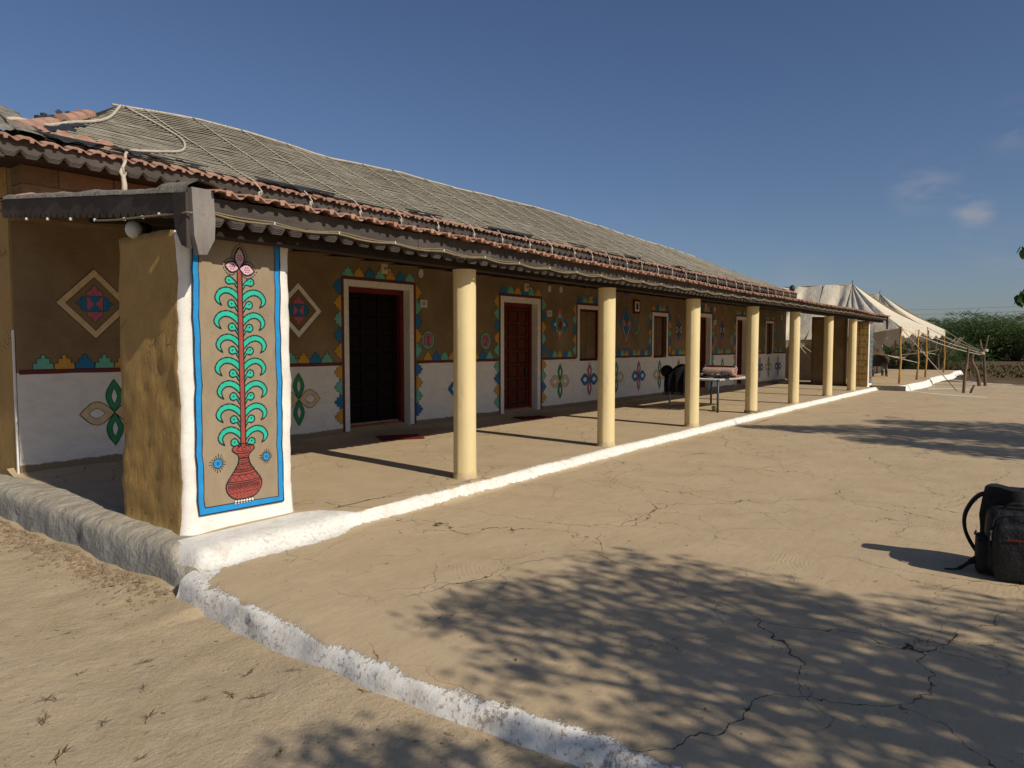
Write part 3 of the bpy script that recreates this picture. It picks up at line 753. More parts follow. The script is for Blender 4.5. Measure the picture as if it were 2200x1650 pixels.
# small wall fittings
def fit(name, x, z, w, h, d=.02, m=M_CLIP):
    g = MB(); g.box(x-w/2, x+w/2, -d, 0, z-h/2, z+h/2); return g
for (x, z) in [(8.47, 2.03), (12.02, 1.99), (20.42, 2.02)]:
    g = fit('x', x, z, .155, .125); o = wb(g, 'switchboard', M_CLIP)
    for k in (-.03, 0, .03):
        g = MB(); g.box(x+k-.011, x+k+.011, -.026, -.0202, z-.03, z+.03); wb(g, 'switch', simple('switch_grey', (.45, .43, .38), bump=0) if k == -.03 else bpy.data.materials['switch_grey'])
for (x, z) in [(8.41, 2.52), (12.02, 2.49), (12.43, 2.50), (19.0, 2.47), (20.38, 2.40)]:
    g = MB(); pts = [(x+.052*math.cos(a_*math.pi/8), z+.072*math.sin(a_*math.pi/8)) for a_ in range(16)]; g.prism(pts, -.018, 0); wb(g, 'round_ceiling_plate', M_CLIP)
for (x, z) in [(7.63, 2.53), (11.25, 2.47), (19.75, 2.45), (26.4, 2.35)]:
    g = MB(); g.box(x-.065, x+.065, -.02, 0, z-.08, z+.08); wb(g, 'lamp_plate', PC)
    g = MB(); g.tube([(x, -.02, z), (x+.02, -.07, z-.01), (x+.05, -.09, z-.02)], [.02, .016, .025], 8); wb(g, 'lamp_holder', bpy.data.materials['switch_grey'])
P = Paint(); x, z = 15.65, 2.28
o = None
g = MB(); g.box(x-.16, x+.16, -.03, 0, z-.17, z+.17); wb(g, 'picture_frame', M_FRAME)
g = MB(); g.box(x-.105, x+.105, -.034, -.0302, z-.115, z+.115); wb(g, 'picture_mount', PW)
g = MB(); g.box(x-.05, x+.05, -.038, -.0342, z-.075, z+.085); wb(g, 'picture_print', PK)
g = MB(); g.tube([(x+.05, -.012, z+.17), (x+.052, -.01, z+.42)], .004, 4); wb(g, 'picture_cord', M_ROPE)
for (x, z) in [(8.62, 1.8), (3.2, .25)]:
    pass
# ---- yellow columns
def column_mesh():
    g = MB(); n = 40; prof_ = [(.132, 0), (.124, .012), (.117, .05), (.115, .5), (.114, 1.2), (.115, 1.8), (.115, 2.09), (.118, 2.135)]
    sa = R(-174)                                   # the casting seam faces the near end
    P = []
    for r_, z in prof_:
        rw = []
        for k in range(n+1):
            a = 2*math.pi*k/n; da = (a-sa+math.pi) % (2*math.pi)-math.pi
            rr = r_+.009*max(0, 1-abs(da)/.10)+.0012*math.sin(a*3+z*2)
            rw.append((rr*math.cos(a), rr*math.sin(a), z))
        P.append(rw)
    g.grid(P, 0, True, True); g.add([(.12*math.cos(2*math.pi*k/n), .12*math.sin(2*math.pi*k/n), 2.135) for k in range(n)], [tuple(range(n))])
    return g.mesh('column', M_COL)
cm = column_mesh()
for i, x in enumerate([5.43, 8.30, 11.14, 14.05, 16.92, 20.0, 22.8]):
    o = link('column', cm, house, (x-2.6, 4.745-8.5, 0), (0, 0, rnd.uniform(-.12, .12))); o.scale = (1, 1, 2.102/2.135)
# ---- pillars
def lump_box(x0, x1, y0, y1, z0, z1, amp=.012, st=.06, seed=0, rd=.03, taper=0):
    """plastered pier with soft, slightly wandering faces; material 0 = -x/+x/back, 1 = front"""
    g = MB(); nz_ = int((z1-z0)/st)+1
    ring = []
    def side(ax, ay, bx, by, mi):
        L = math.hypot(bx-ax, by-ay); n = max(2, int(L/st)); dx, dy = (bx-ax)/L, (by-ay)/L
        return [(ax+dx*(rd+(L-2*rd)*k/n), ay+dy*(rd+(L-2*rd)*k/n), dy, -dx, mi) for k in range(n+1)]
    ring = side(x0, y0, x1, y0, 1)+side(x1, y0, x1, y1, 0)+side(x1, y1, x0, y1, 0)+side(x0, y1, x0, y0, 0)
    m_ = len(ring); P = []
    for k in range(nz_+1):
        z = z0+(z1-z0)*k/nz_; rw = []
        fl = .025*max(0, 1-(z-z0)/.12)**2
        for (x, y, nx, ny, mi) in ring:
            a_ = amp*(.25 if mi == 1 else 1)
            d_ = a_*nz3(x+seed, y, z, 2.4, 3)+a_*.5*nz3(x, y+seed, z, 9, 3)+fl
            rw.append((x+nx*d_, y+ny*d_, z+(amp*1.2*nz3(x, y, seed, 3, 2) if k == nz_ else 0)))
        P.append(rw)
    b = len(g.v)
    g.v += [p for r_ in P for p in r_]
    for k in range(nz_):
        for j in range(m_):
            j2 = (j+1) % m_; mi = 1 if (ring[j][4] == 1 or ring[j2][4] == 1) else 0
            g.f.append((k*m_+j, k*m_+j2, (k+1)*m_+j2, (k+1)*m_+j)); g.m.append(mi); g.sm.append(True)
    g.f.append(tuple((nz_)*m_+j for j in range(m_))); g.m.append(0); g.sm.append(False)
    return g
g = lump_box(2.55, 3.47, 4.875, 5.80, -.03, 2.16, .020, .05, 3)
pil = hb(g, 'corner_pillar', [M_OCHRE, M_WHITE]); tag(pil, 'near corner pillar with white front, blue border and a tall painted plant in a vase')
def vase_mural(detail=True):
    P = Paint()
    jig = lambda z: .003*math.sin(z*7)+.003*math.sin(z*19)+.002*math.sin(z*43)
    zs = [.15+i*(1.98/24) for i in range(25)]
    quad_in = [(2.690+jig(z), z) for z in zs]+[(3.315+jig(z+1), z) for z in zs[::-1]]
    P.fill(quad_in, 'u', 0)
    L = [(2.646+jig(z), z) for z in zs]; L2 = [(2.692+jig(z), z) for z in zs]
    Rr = [(3.312+jig(z+1), z) for z in zs]; R2 = [(3.358+jig(z+1), z) for z in zs]
    zs0 = zs[:1]
    P.fill(L+L2[::-1], 'b', 1); P.fill(Rr+R2[::-1], 'b', 1)
    P.fill([(2.656, .118), (3.36, .108), (3.358, .152), (2.65, .170)], 'b', 1.5)
    P.stroke([(2.656, .118)]+L[1:], .009, 'k', 3); P.stroke([(2.70, .168)]+L2[1:], .006, 'k', 3)
    P.stroke([(3.314, .15)]+Rr[1:], .006, 'k', 3); P.stroke([(3.36, .108)]+R2[1:], .009, 'k', 3)
    P.stroke([(2.654, .118), (3.0, .112), (3.362, .106)], .009, 'k', 3); P.stroke([(2.70, .168), (3.0, .162), (3.316, .150)], .006, 'k', 3)
    X = 3.013
    # stem
    P.fill([(X-.02, 1.90), (X-.018, .58), (X+.022, .58), (X+.018, 1.90)], 'r', 2)
    P.stroke([(X-.02, 1.90), (X-.021, 1.3), (X-.017, .9), (X-.02, .58)], .008, 'k', 6); P.stroke([(X+.018, 1.90), (X+.02, 1.3), (X+.022, .9), (X+.022, .58)], .008, 'k', 6)
    for k in range(7):
        z0 = 1.70-.1725*k
        for sg in (-1, 1):
            dz = -.008 if sg > 0 else 0; f_ = 1+.03*math.sin(k*3+sg)
            oc = [(-.018, .030), (-.055, .060), (-.114, .075), (-.175, .055), (-.208, .005), (-.195, -.035), (-.155, -.060)]
            ic = [(-.155, -.060), (-.172, -.025), (-.168, .005), (-.135, .030), (-.095, .030), (-.055, .008), (-.018, -.030)]
            pts = curve2(oc, 5)+curve2(ic, 5)[1:]
            pts = [(X+(-a if sg > 0 else a)*f_+.002, z0+dz+b) for a, b in pts]
            P.fill(pts, 't', 3); P.stroke(pts, .0095, 'k', 4)
    for k in range(8):
        zc = 1.828-.1725*k
        for sg in (-1, 1):
            c_ = (-.088 if k == 0 else -.072); r_ = .029
            arc_ = [(c_+r_*math.cos(a), r_*math.sin(a)) for a in [R(40+i*22) for i in range(13)]]
            pts = [(-.018, -.035)]+[(-.04, .0)]+arc_+[(-.045, -.022), (-.018, -.066)]
            pts = [(X+(-a if sg > 0 else a), zc+b-(.006 if sg > 0 else 0)) for a, b in pts]
            P.fill(pts, 't', 3); P.stroke(pts, .0095, 'k', 5); P.disc((X+(-c_ if sg > 0 else c_), zc), .006, 'k', 0, 6, 8)
    # flower bud
    F0 = (X-.003, 1.92)
    pet = [((X+.004, 2.075), .078), ((X-.118, 1.936), .080), ((X+.122, 1.905), .082)]
    for (tp, w_) in pet:
        o_ = lens(F0, tp, w_, 12, .85); P.fill(o_, 'p', 4); P.stroke(o_, .012, 'k', 5, True)
        cx2, cz2 = (F0[0]+tp[0])/2, (F0[1]+tp[1])/2
        for i in range(7):
            a = i*2*math.pi/6; rr = 0 if i == 6 else .018
            P.disc((cx2+rr*math.cos(a), cz2+rr*math.sin(a)), .0052, 'n', 0, 6, 7)
        o2 = lens((F0[0]-(tp[0]-F0[0])*.02, F0[1]), (tp[0]+(tp[0]-F0[0])*.16, tp[1]+(tp[1]-F0[1])*.16), w_+.045, 11, .8)
        for (a, b) in o2[1:]:
            if math.hypot(a-F0[0], b-F0[1]) > .06: P.disc((a, b), .0056, 'k', 0, 3, 7)
    # vase
    body = [(-.038, .50), (-.042, .475), (-.055, .44), (-.09, .39), (-.125, .345), (-.146, .305), (-.142, .262), (-.115, .22), (-.07, .192), (0, .184)]
    bl = curve2(body, 4); pts = [(X+a, z) for a, z in bl]+[(X-a+.004, z) for a, z in bl[::-1][1:]]
    P.fill(pts, 'r', 4); P.stroke(pts, .009, 'k', 7, False)
    neck = [(X-.092, .565), (X-.075, .545), (X-.045, .52), (X-.038, .49), (X+.04, .49), (X+.05, .52), (X+.08, .548), (X+.092, .570)]
    P.fill(neck, 'r', 4); P.stroke(neck[:4], .007, 'k', 7); P.stroke(neck[4:], .007, 'k', 7)
    P.disc((X, .566), .094, 'r', .007, 5, 22, .038); P.disc((X+.004, .564), .056, 'r', .005, 7, 16, .022); P.disc((X+.004, .564), .02, 'r', .005, 9, 12, .010)
    for (z, w_) in [(.512, .045), (.495, .04), (.478, .042), (.462, .048)]: P.stroke([(X-w_, z+.003), (X, z-.004), (X+w_, z+.003)], .0045, 'k', 7)
    def zig(z, w_, n, a): P.stroke([(X-w_+2*w_*i/n, z+(a if i % 2 else -a)) for i in range(n+1)], .0045, 'k', 7)
    zig(.440, .055, 10, .010); zig(.425, .068, 10, -.010)
    for z, w_ in [(.452, .052), (.412, .075), (.393, .09), (.372, .105), (.322, .142), (.308, .143)]: P.stroke([(X-w_, z+.006), (X-w_*.4, z-.003), (X+w_*.4, z-.003), (X+w_, z+.006)], .0045, 'k', 7)
    for i in range(12): a = -.08+.16*i/11; P.stroke([(X+a*1.0, .392), (X+a*1.0+.012, .410)], .004, 'k', 7)
    zig(.347, .118, 9, .017)
    for i in range(9):
        a = X-.118+.236*i/8
        P.stroke([(a-.010, .300), (a-.010, .268), (a, .252), (a+.010, .268), (a+.010, .300)], .0042, 'k', 7)
        P.stroke([(a, .298), (a, .272)], .006, 'k', 7)
    zig(.238, .118, 16, .007)
    for i in range(5): P.disc((X-.06+.03*i, .212), .004, 'k', 0, 7, 7)
    for i in range(7): P.shape(lens((X-.075+.025*i, .148), (X-.066+.022*i, .186), .024, 6, .5), 'w', .004, 3)
    for (cx2, cz2, r_) in [(2.806, .479, .036), (3.209, .482, .031)]:
        P.disc((cx2, cz2), r_, 'b', .006, 3, 20); P.disc((cx2, cz2), r_*.3, 'k', 0, 5, 10); P.disc((cx2, cz2), r_*.14, 'b', 0, 6, 8)
        for i in range(18):
            a = 2*math.pi*i/18+.1; r1 = r_*(1.75+.25*math.sin(i*5))
            P.stroke([(cx2+r_*1.15*math.cos(a), cz2+r_*1.15*math.sin(a)), (cx2+r1*math.cos(a), cz2+r1*math.sin(a))], .0055, 'k', 3)
    return P
P = vase_mural(); MUR = Matrix.Translation((0, 4.862, 0))
o = P.build('painted_vase_mural', house, MUR, .0007); o.location = (-2.6, -8.5, 0)
# far pillar: same mural, block side
g = lump_box(25.1, 25.62, 4.72, 5.3, -.02, 2.12, .010, .08, 9)
o = hb(g, 'corner_pillar', [M_OCHRE, M_WHITE]); tag(o, 'far corner pillar with bare mud block side and narrow painted front')
sc_m = Matrix.Translation((25.36, 4.705, 0)) @ Matrix.Diagonal((.55, 1, .96, 1)) @ Matrix.Translation((-3.004, 0, .02))
o = vase_mural().build('painted_vase_mural', house, sc_m, .0012); o.location = (-2.6, -8.5, 0)
for r_ in range(10):
    g = MB(); z0 = .03+r_*.205
    for k in range(2):
        ya = 4.735+k*.28; g = MB(); g.box(25.07+.008*rnd.random(), 25.10, ya+.008, ya+.272, z0+.008, z0+.197); hb(g, 'mud_block', M_OCHRE)
g = lump_box(25.3, 25.75, 5.5, 6.0, -.02, 2.3, .008, .1, 19); hb(g, 'rear_pier', [M_WALLB, M_WALLB])
g = lump_box(25.5, 26.36, 6.15, 6.6, -.02, 2.3, .008, .1, 29); hb(g, 'rear_pier', [M_WALLB, M_WALLB])

# ---- lean-to roof over the verandah
SL = .118
def yb(x): return interp([(2.5, 0), (3.1, 0), (5.0, -.16), (20, -.16), (27, 0)], x)
def tz(x): return interp([(2.5, 0), (3.3, -.005), (4.9, -.035), (7.6, -.06), (16, -.065), (24, -.06), (27, -.045)], x)
def zb(x): return interp([(2.5, 2.152), (3.5, 2.162), (4.9, 2.128), (7.6, 2.116), (13, 2.135), (20, 2.150), (26, 2.172)], x)-.012*math.sin((x-2.5)*.5)**2+.010*nz3(x, 0, 0, .7, 2)
def zl(y): return 2.372+(y-4.59)*SL
def sag(x): return -.022*math.sin((x-2.5)*.5)**2-.045*max(0, 1-abs(x-12)/8)+.012*nz3(x, 0, 0, .7, 2)-.05*max(0, 1-abs(x-23.5)/1.2)
g = MB(); g.box(2.62, 26.9, 4.64, 4.79, 2.104, 2.232); hb(g, 'verandah_beam', M_BEAM)
x = 2.7
rm = MB(); rm.box(-.035, .035, 0, 3.95, -.05, .04); rme = rm.mesh('rafter', M_BEAM)
while x < 26.8:
    o = link('rafter', rme, house, (x-2.6, 4.64-8.5, zl(4.64)-.10+tz(x)*.9), (math.atan(SL), 0, 0)); x += .62
g = MB(); n = 60
for k in range(n):
    x0 = 2.54+(26.95-2.54)*k/n; x1 = 2.54+(26.95-2.54)*(k+1)/n
    g.add([(x0, 4.61+yb(x0), zl(4.61+yb(x0))-.02+sag(x0)*.5+tz(x0)), (x1, 4.61+yb(x1), zl(4.61+yb(x1))-.02+sag(x1)*.5+tz(x1)), (x1, 8.4, zl(8.4)-.02), (x0, 8.4, zl(8.4)-.02),
           (x0, 4.61+yb(x0), zl(4.61+yb(x0))-.05+sag(x0)*.5+tz(x0)), (x1, 4.61+yb(x1), zl(4.61+yb(x1))-.05+sag(x1)*.5+tz(x1)), (x1, 8.4, zl(8.4)-.05), (x0, 8.4, zl(8.4)-.05)], [(0, 1, 2, 3), (7, 6, 5, 4), (0, 4, 5, 1)])
hb(g, 'ceiling_boards', M_BEAM)
# carved fascia boards
def fascia_mesh(L, H_, pitch, tooth, name, m=M_BOARD, thick=.024, layer=True):
    n = max(1, round(L/pitch)); p_ = L/n; g = MB()
    def prof2(off, th, x0, x1):
        pts = [(x0, 0), (x0, -H_+tooth)]
        for i in range(n):
            a = i*p_
            pts += [(a+p_*.04, -H_+tooth+off), (a+p_*.30, -H_+off*.6), (a+p_*.70, -H_+off*.6), (a+p_*.96, -H_+tooth+off)]
        pts += [(x1, -H_+tooth), (x1, 0)]
        return pts
    pts = prof2(0, tooth, .003, L-.003)
    # build as vertical strips to avoid bad tessellation of the long concave outline
    def strips(off, y0, y1, top):
        xs_ = []
        for i in range(n):
            a = i*p_; xs_ += [(a+.0004, -H_+tooth+off*.45), (a+p_*.27, -H_+off), (a+p_*.73, -H_+off), (a+p_-.0004, -H_+tooth+off*.45)]
        V_ = []; 
        for (x_, z_) in xs_: V_ += [(x_, y0, top), (x_, y0, z_), (x_, y1, top), (x_, y1, z_)]
        F_ = []
        for i in range(len(xs_)-1):
            b = 4*i; F_ += [(b, b+1, b+5, b+4), (b+2, b+6, b+7, b+3), (b+1, b+3, b+7, b+5), (b, b+4, b+6, b+2)]
        b = 4*(len(xs_)-1); F_ += [(0, 2, 3, 1), (b, b+1, b+3, b+2)]
        g.add(V_, F_)
    strips(0, 0, thick, 0)
    if layer: strips(.011, -.006, -.0004, 0)
    if layer: strips(.022, -.012, -.0064, 0)
    if layer: strips(.033, -.018, -.0124, 0)
    return g.mesh(name, m)
x = 2.57; i = 0
while x < 26.9:
    L = min(rnd.uniform(1.25, 2.1) if x > 5 else .95, 26.98-x)
    if 26.98-x-L < .4: L = 26.98-x
    xm = x+L/2; H_ = max(.15, 2.345+tz(xm)*.85-zb(xm))
    me_ = fascia_mesh(L, H_, .150, .055, 'fascia_board')
    z0 = zb(x)+H_; z1 = zb(x+L)+H_
    o = link('fascia_board', me_, house, (x-2.6, 4.565-8.5+yb(x)+rnd.uniform(-.003, .003), z0), (0, -math.atan2(z1-z0, L), math.atan2(yb(x+L)-yb(x), L)))
    x += L; i += 1
# cable with clips
cp = []; x = 2.54
while x < 26.9:
    ph = (x-2.54) % .55
    cp.append((x, 4.532+yb(x), zb(x)+.066+(.05 if x < 3.1 else 0)*(3.1-x)-.022*math.sin(ph/.55*math.pi))); x += .09
g = MB(); g.tube(cp, .0075, 6); g.tube([(a, b-.004, c_+.014+.006*math.sin(a*7)) for a, b, c_ in cp], .005, 5)
hb(g, 'verandah_cable', M_CABLE)
cl = MB(); cl.box(-.006, .006, -.012, .010, -.009, .012); clm = cl.mesh('cable_clip', M_CLIP); x = 2.54
while x < 26.8:
    link('cable_clip', clm, house, (x-2.6, 4.53-8.5+yb(x), zb(x)+.069+(.05 if x < 3.1 else 0)*(3.1-x))); x += .55
# end board (sloping up to the wall) and corner bracket
L = 3.36
me_ = fascia_mesh(L, .165, .115, .04, 'end_fascia_board', M_DARKB, .026, False)
o = link('end_fascia_board', me_, house); o.matrix_local = HI @ Matrix.Translation((2.495, 4.59, 2.355)) @ Matrix.Rotation(math.atan(.108), 4, 'X') @ Matrix.Rotation(R(90), 4, 'Z') @ Matrix.Translation((0, 0, 0))
for (y, z) in [(a_*1.037+.02, b_+.045) for a_, b_ in [(4.75, 2.24), (4.98, 2.245), (5.25, 2.262), (5.72, 2.295), (6.15, 2.35), (6.6, 2.40), (7.05, 2.45)]]:
    link('cable_clip', clm, house, (2.466-2.6, y-8.5, z-.035+(.012 if y > 5.5 else 0)), (0, 0, R(90)))
g = MB(); g.tube(smooth_pts([(2.46, 5.93, 2.31), (2.46, 5.6, 2.28), (2.458, 5.29, 2.262), (2.46, 4.98, 2.245), (2.46, 4.67, 2.225), (2.45, 4.53, 2.215), (2.54, 4.51, 2.212)], 5), .007, 6); hb(g, 'end_cable', M_CABLE)
g = MB(); g.prism([(2.462, 2.38), (2.612, 2.38), (2.624, 2.19), (2.616, 2.055), (2.56, 1.950), (2.502, 1.945), (2.474, 2.066)], 4.505, 4.560); hb(g, 'corner_bracket', M_BOARDG)
g = MB(); Mb = Matrix.Translation((2.49, 4.51, .033)) @ Matrix.Rotation(R(90), 4, 'Z')
g.prism([(.05, 2.32), (.22, 2.33), (.20, 2.1), (.12, 1.98), (.05, 1.955)], -.002, .04, 0, Mb); hb(g, 'corner_bracket', M_DARKB)
g = MB(); g.prism([(26.86, 2.33), (26.99, 2.33), (27.0, 2.13), (26.97, 1.88), (26.90, 1.88)], 4.51, 4.555); hb(g, 'corner_bracket', M_BEAM)
# mortar coping along the end of the lean-to
P = []
for i in range(59):
    y = 4.57+i*.057; rw = []
    th = .055+.025*nz3(y, 0, 0, 1.2, 3)+(.03 if y < 5.0 else 0)
    for k in range(9):
        a = math.pi*k/8; xx = 2.59-.13*math.cos(a)+.012*nz3(y, k*.7, 3, 4, 3); zz = 2.350+(y-4.57)*.108+.004+th*math.sin(a)**.7*(1+.25*nz3(y, k, 1, 5, 3))
        rw.append((xx, y, zz))
    P.append(rw)
g = MB(); g.grid(P); hb(g, 'mortar_coping', M_CONC)
# tiles
def tile_mesh():
    g = MB(); W, Lg, th = .215, .40, .011; nx = 12; P = []; Q = []
    def zf(u): 
        return .015*math.sin(u*2*math.pi*1.0-.6)+.007*math.sin(u*4*math.pi+.4)
    for j in range(3):
        y = Lg*j/2; P.append([(W*k/nx-.004, y, zf(k/nx)+y*.02) for k in range(nx+1)]); Q.append([(W*k/nx-.004, y, zf(k/nx)-th+y*.02) for k in range(nx+1)])
    g.grid(P, 0, True, True); g.grid(Q, 0, True)
    for k in range(nx):
        g.add([P[0][k], P[0][k+1], Q[0][k+1], Q[0][k]], [(3, 2, 1, 0)])
    g.add([(W*.30, -.006, zf(.3)+.002), (W*.52, -.006, zf(.5)+.002), (W*.48, -.008, zf(.45)-.034), (W*.35, -.008, zf(.36)-.034)]+[(W*.30, .01, zf(.3)+.002), (W*.52, .01, zf(.5)+.002), (W*.48, .006, zf(.45)-.034), (W*.35, .006, zf(.36)-.034)], [(0, 3, 2, 1), (4, 5, 6, 7), (0, 4, 7, 3), (1, 2, 6, 5), (3, 7, 6, 2)])
    return g
tg = tile_mesh(); tme = tg.mesh('roof_tile', M_TILE)
x = 2.60; nt = 0
while x < 26.95:
    o = link('roof_tile', tme, house, (x-2.6, 4.445-8.5+yb(x)+rnd.uniform(-.014, .014), zl(4.445)+tz(x)+.022+sag(x)*.5), (math.atan(SL)+rnd.uniform(-.01, .02), rnd.uniform(-.03, .03), rnd.uniform(-.03, .03))); x += .205; nt += 1
def tile_rows(name, x0, x1, ystart, zfun, slope, rows, pitch=.33, sagf=None):
    g = MB(); ca, sa = math.cos(slope), math.sin(slope)
    low = []
    for k in range(9): u = k/8; low.append((.208*u, .020*math.sin(u*2*math.pi-.6)+.010*math.sin(u*4*math.pi+.4)))
    for r_ in range(rows):
        y = ystart+r_*pitch*ca; x = x0+(.1 if r_ % 2 else 0)
        while x < x1:
            V_ = []
            for (u, z) in low:
                zb = zfun(y)+(sagf(x) if sagf else 0)
                V_ += [(x+u, y, zb+z+.02), (x+u, y+pitch*1.05*ca, zfun(y+pitch*ca)+z+.008+(sagf(x) if sagf else 0)), (x+u, y, zb+z+.008)]
            F_ = []
            for k in range(8): b = 3*k; F_ += [(b, b+3, b+4, b+1), (b, b+2, b+5, b+3)]
            g.add(V_, F_, 0, True); x += .208
    return g
g = tile_rows('x', 2.55, 26.8, 4.66, zl, math.atan(SL), 10, .36, lambda q: sag(q)*.5+tz(q)*.9)
tag(hb(g, 'lean_to_roof_tiles', M_TILE), kind='stuff')

# ---- upper roof
RS = (4.56-3.28)/(10-7.62)
RIDGE = [(4.4, 4.50), (5.4, 4.60), (6.6, 4.60), (7.9, 4.54), (9.5, 4.60), (11.5, 4.59), (14, 4.63), (15.6, 4.60), (17.4, 4.57), (19.6, 4.49), (21.9, 4.45), (24.3, 4.34)]
EZ = 3.265
def roofz(x, y):
    """height of the front slope (eave y=7.6, ridge y=10), hips at both ends"""
    t_ = (y-7.6)/2.4; zr = interp(RIDGE, x)
    return EZ+(zr-EZ)*t_-.03*math.sin(math.pi*t_)+.015*nz3(x, y, 0, .7, 2)
def hipx0(y): return 2.38+(y-7.6)/2.4*2.05
def hipx1(y): return 27.25-(y-7.6)/2.4*2.9
g = MB(); P = []
for j in range(13):
    y = 7.62+2.38*j/12; P.append([(lerp(hipx0(y), hipx1(y), i/70), y, roofz(lerp(hipx0(y), hipx1(y), i/70), y)) for i in range(71)])
g.grid(P, 0, True, True)
Pb = [[(p_[0], 20-p_[1], p_[2]) for p_ in rw] for rw in P]; g.grid(Pb, 0, True)
hb(g, 'roof_netting', M_NET)
# hip ends, tiled
for (side, f_) in ((0, hipx0), (1, hipx1)):
    g = MB(); P = []
    for j in range(12):
        y = 7.62+2.38*j/11; x = f_(y); z = roofz(x, y); P.append([(x, y, z-.012), (x, 20-y, z-.012)])
    g.grid(P, 0, True, side == 1); hb(g, 'hip_end', M_TILE)
g = MB(); ye = 12.42; 
for (a, b) in ((2.36, 2.40), (27.22, 27.26)):
    g.box(a, b, 7.6, ye, 3.05, 3.24)
hb(g, 'side_fascia_board', M_BOARD)
# reed / cord courses along the slope
g = MB()
NR = 31
for k in range(NR):
    t_ = (k+.5)/NR; y = 7.66+2.34*t_; x0, x1 = hipx0(y)+.22*(1-t_)+.04, hipx1(y)-.1; n = int((x1-x0)/.42); pts = []
    for i in range(n+1):
        x = lerp(x0, x1, i/n); yy = y+.012*noise.noise(Vector((x*1.1, k*3.7, 0))); pts.append((x, yy, roofz(x, yy)+.012+.008*noise.noise(Vector((x*2, k, 3)))))
    g.tube(pts, .0085+.002*rnd.random(), 4, 0, False)
tag(hb(g, 'netting_cords', M_REED), kind='stuff')
# frayed thatch bristles poking through the net
g = MB()
for i in range(6000):
    x = 2.9+24*rnd.random()**1.4; y = 7.64+2.34*rnd.random()
    if not hipx0(y)+.3 < x < hipx1(y)-.1: continue
    z = roofz(x, y)+.004; a = rnd.uniform(-.6, .6); L = rnd.uniform(.03, .11)
    d = Vector((math.cos(a), math.sin(a)*.8, math.sin(a)*.8*RS+rnd.uniform(0, .25))); q = Vector((0, 1, RS)).normalized()*.003
    p_ = Vector((x, y, z)); g.add([p_-q, p_+q, p_+d*L], [(0, 1, 2)])
for i in range(1500):
    x = 4.5+19.5*rnd.random(); z = roofz(x, 10)-.01; a = rnd.uniform(0, 6.28); L = rnd.uniform(.02, .07)
    p_ = Vector((x, 10, z)); d = Vector((math.cos(a), math.sin(a)*.3, rnd.uniform(.2, .9))).normalized()*L; g.add([p_+Vector((-.006, 0, 0)), p_+Vector((.006, 0, 0)), p_+d], [(0, 1, 2)])
tag(hb(g, 'loose_thatch', simple('brown_thatch', (.13, .10, .07), (.07, .055, .036), 6, .95, 0)), kind='stuff')
# ridge ropes and the ropes running down the slope, each tied off under the eave
pts = [(x, 10, roofz(x, 10)+.02+.012*noise.noise(Vector((x*2, 0, 0)))) for x in [4.4+i*.4 for i in range(50)]]
g = MB(); g.tube(pts, .016, 5); hb(g, 'ridge_rope', M_ROPE)
pts = [(hipx0(y)+.05, y, roofz(hipx0(y)+.05, y)+.03) for y in [8.3+i*.17 for i in range(11)]]
x = 4.92; i = 0
while x < 26.6:
    y_top = min(10, 7.62+(hipx0(10)-2.3)*9) 
    xt = x-.12+rnd.uniform(-.08, .08); ytop = 10.0
    if xt > hipx1(10): ytop = 7.6+(27.25-xt)/2.9*2.4-.05
    n = 9; pts = []
    for k in range(n+1):
        t_ = k/n; yy = lerp(ytop, 7.60, t_); xx = lerp(xt, x, t_)+.015*math.sin(t_*6+x); pts.append((xx, yy, roofz(xx, yy)+.030+.004*math.sin(k*3)))
    pts += [(x+.01, 7.54, EZ-.03), (x+.03+.03*rnd.random(), 7.52, EZ-.10), (x+.02, 7.515, EZ-.16)]
    g = MB(); g.tube(pts, .0082, 5)
    zc = EZ-.13
    for q in range(5):                                   # the knot and its loose ends
        a = q*1.3+x; g.tube([(x+.02+.022*math.cos(a), 7.50+.01*math.sin(a*2), zc+.022*math.sin(a)), (x+.02+.03*math.cos(a+1.6), 7.50, zc+.03*math.sin(a+1.6)-.01), (x+.015, 7.51, zc-.02)], .0085, 5)
    g.tube([(x+.02, 7.51, zc-.02), (x+.028, 7.505, zc-.08), (x+.02+.02*rnd.random(), 7.50, zc-.14)], [.009, .008, .012], 5)
    hb(g, 'tie_rope', M_ROPE); x += rnd.uniform(.66, .84); i += 1
# big loose ropes at the near corner
def onroof(x, y, dz=.035): return (x, y, roofz(x, y)+dz)
g = MB(); g.tube(smooth_pts([onroof(4.55, 9.95), onroof(4.75, 9.2), onroof(4.72, 8.8), onroof(4.45, 8.35), onroof(4.0, 8.0), onroof(3.55, 7.72), (3.42, 7.52, 3.2), (3.38, 7.5, 3.12)], 6), .016, 6)
for q in range(6): a = q*1.1; g.tube([(3.38+.03*math.cos(a), 7.49, 3.08+.04*math.sin(a)), (3.38+.03*math.cos(a+2), 7.485, 3.08+.04*math.sin(a+2)), (3.385, 7.49, 3.0)], .011, 5)
g.tube([(3.38, 7.49, 3.06), (3.39, 7.485, 2.96), (3.385, 7.48, 2.86)], [.02, .026, .03], 6); hb(g, 'loose_rope', M_ROPE)
g = MB(); g.tube(smooth_pts([onroof(4.5, 9.98), onroof(4.1, 9.35), onroof(3.75, 8.9), onroof(3.3, 8.5), onroof(2.95, 8.15), (2.6, 7.95, 3.50), (2.38, 7.85, 3.36), (2.30, 7.7, 3.2), (2.28, 7.6, 3.05)], 6), .020, 6)
g.ball((2.27, 7.56, 2.98), (.07, .05, .09), 9, 6); hb(g, 'loose_rope', M_ROPE)
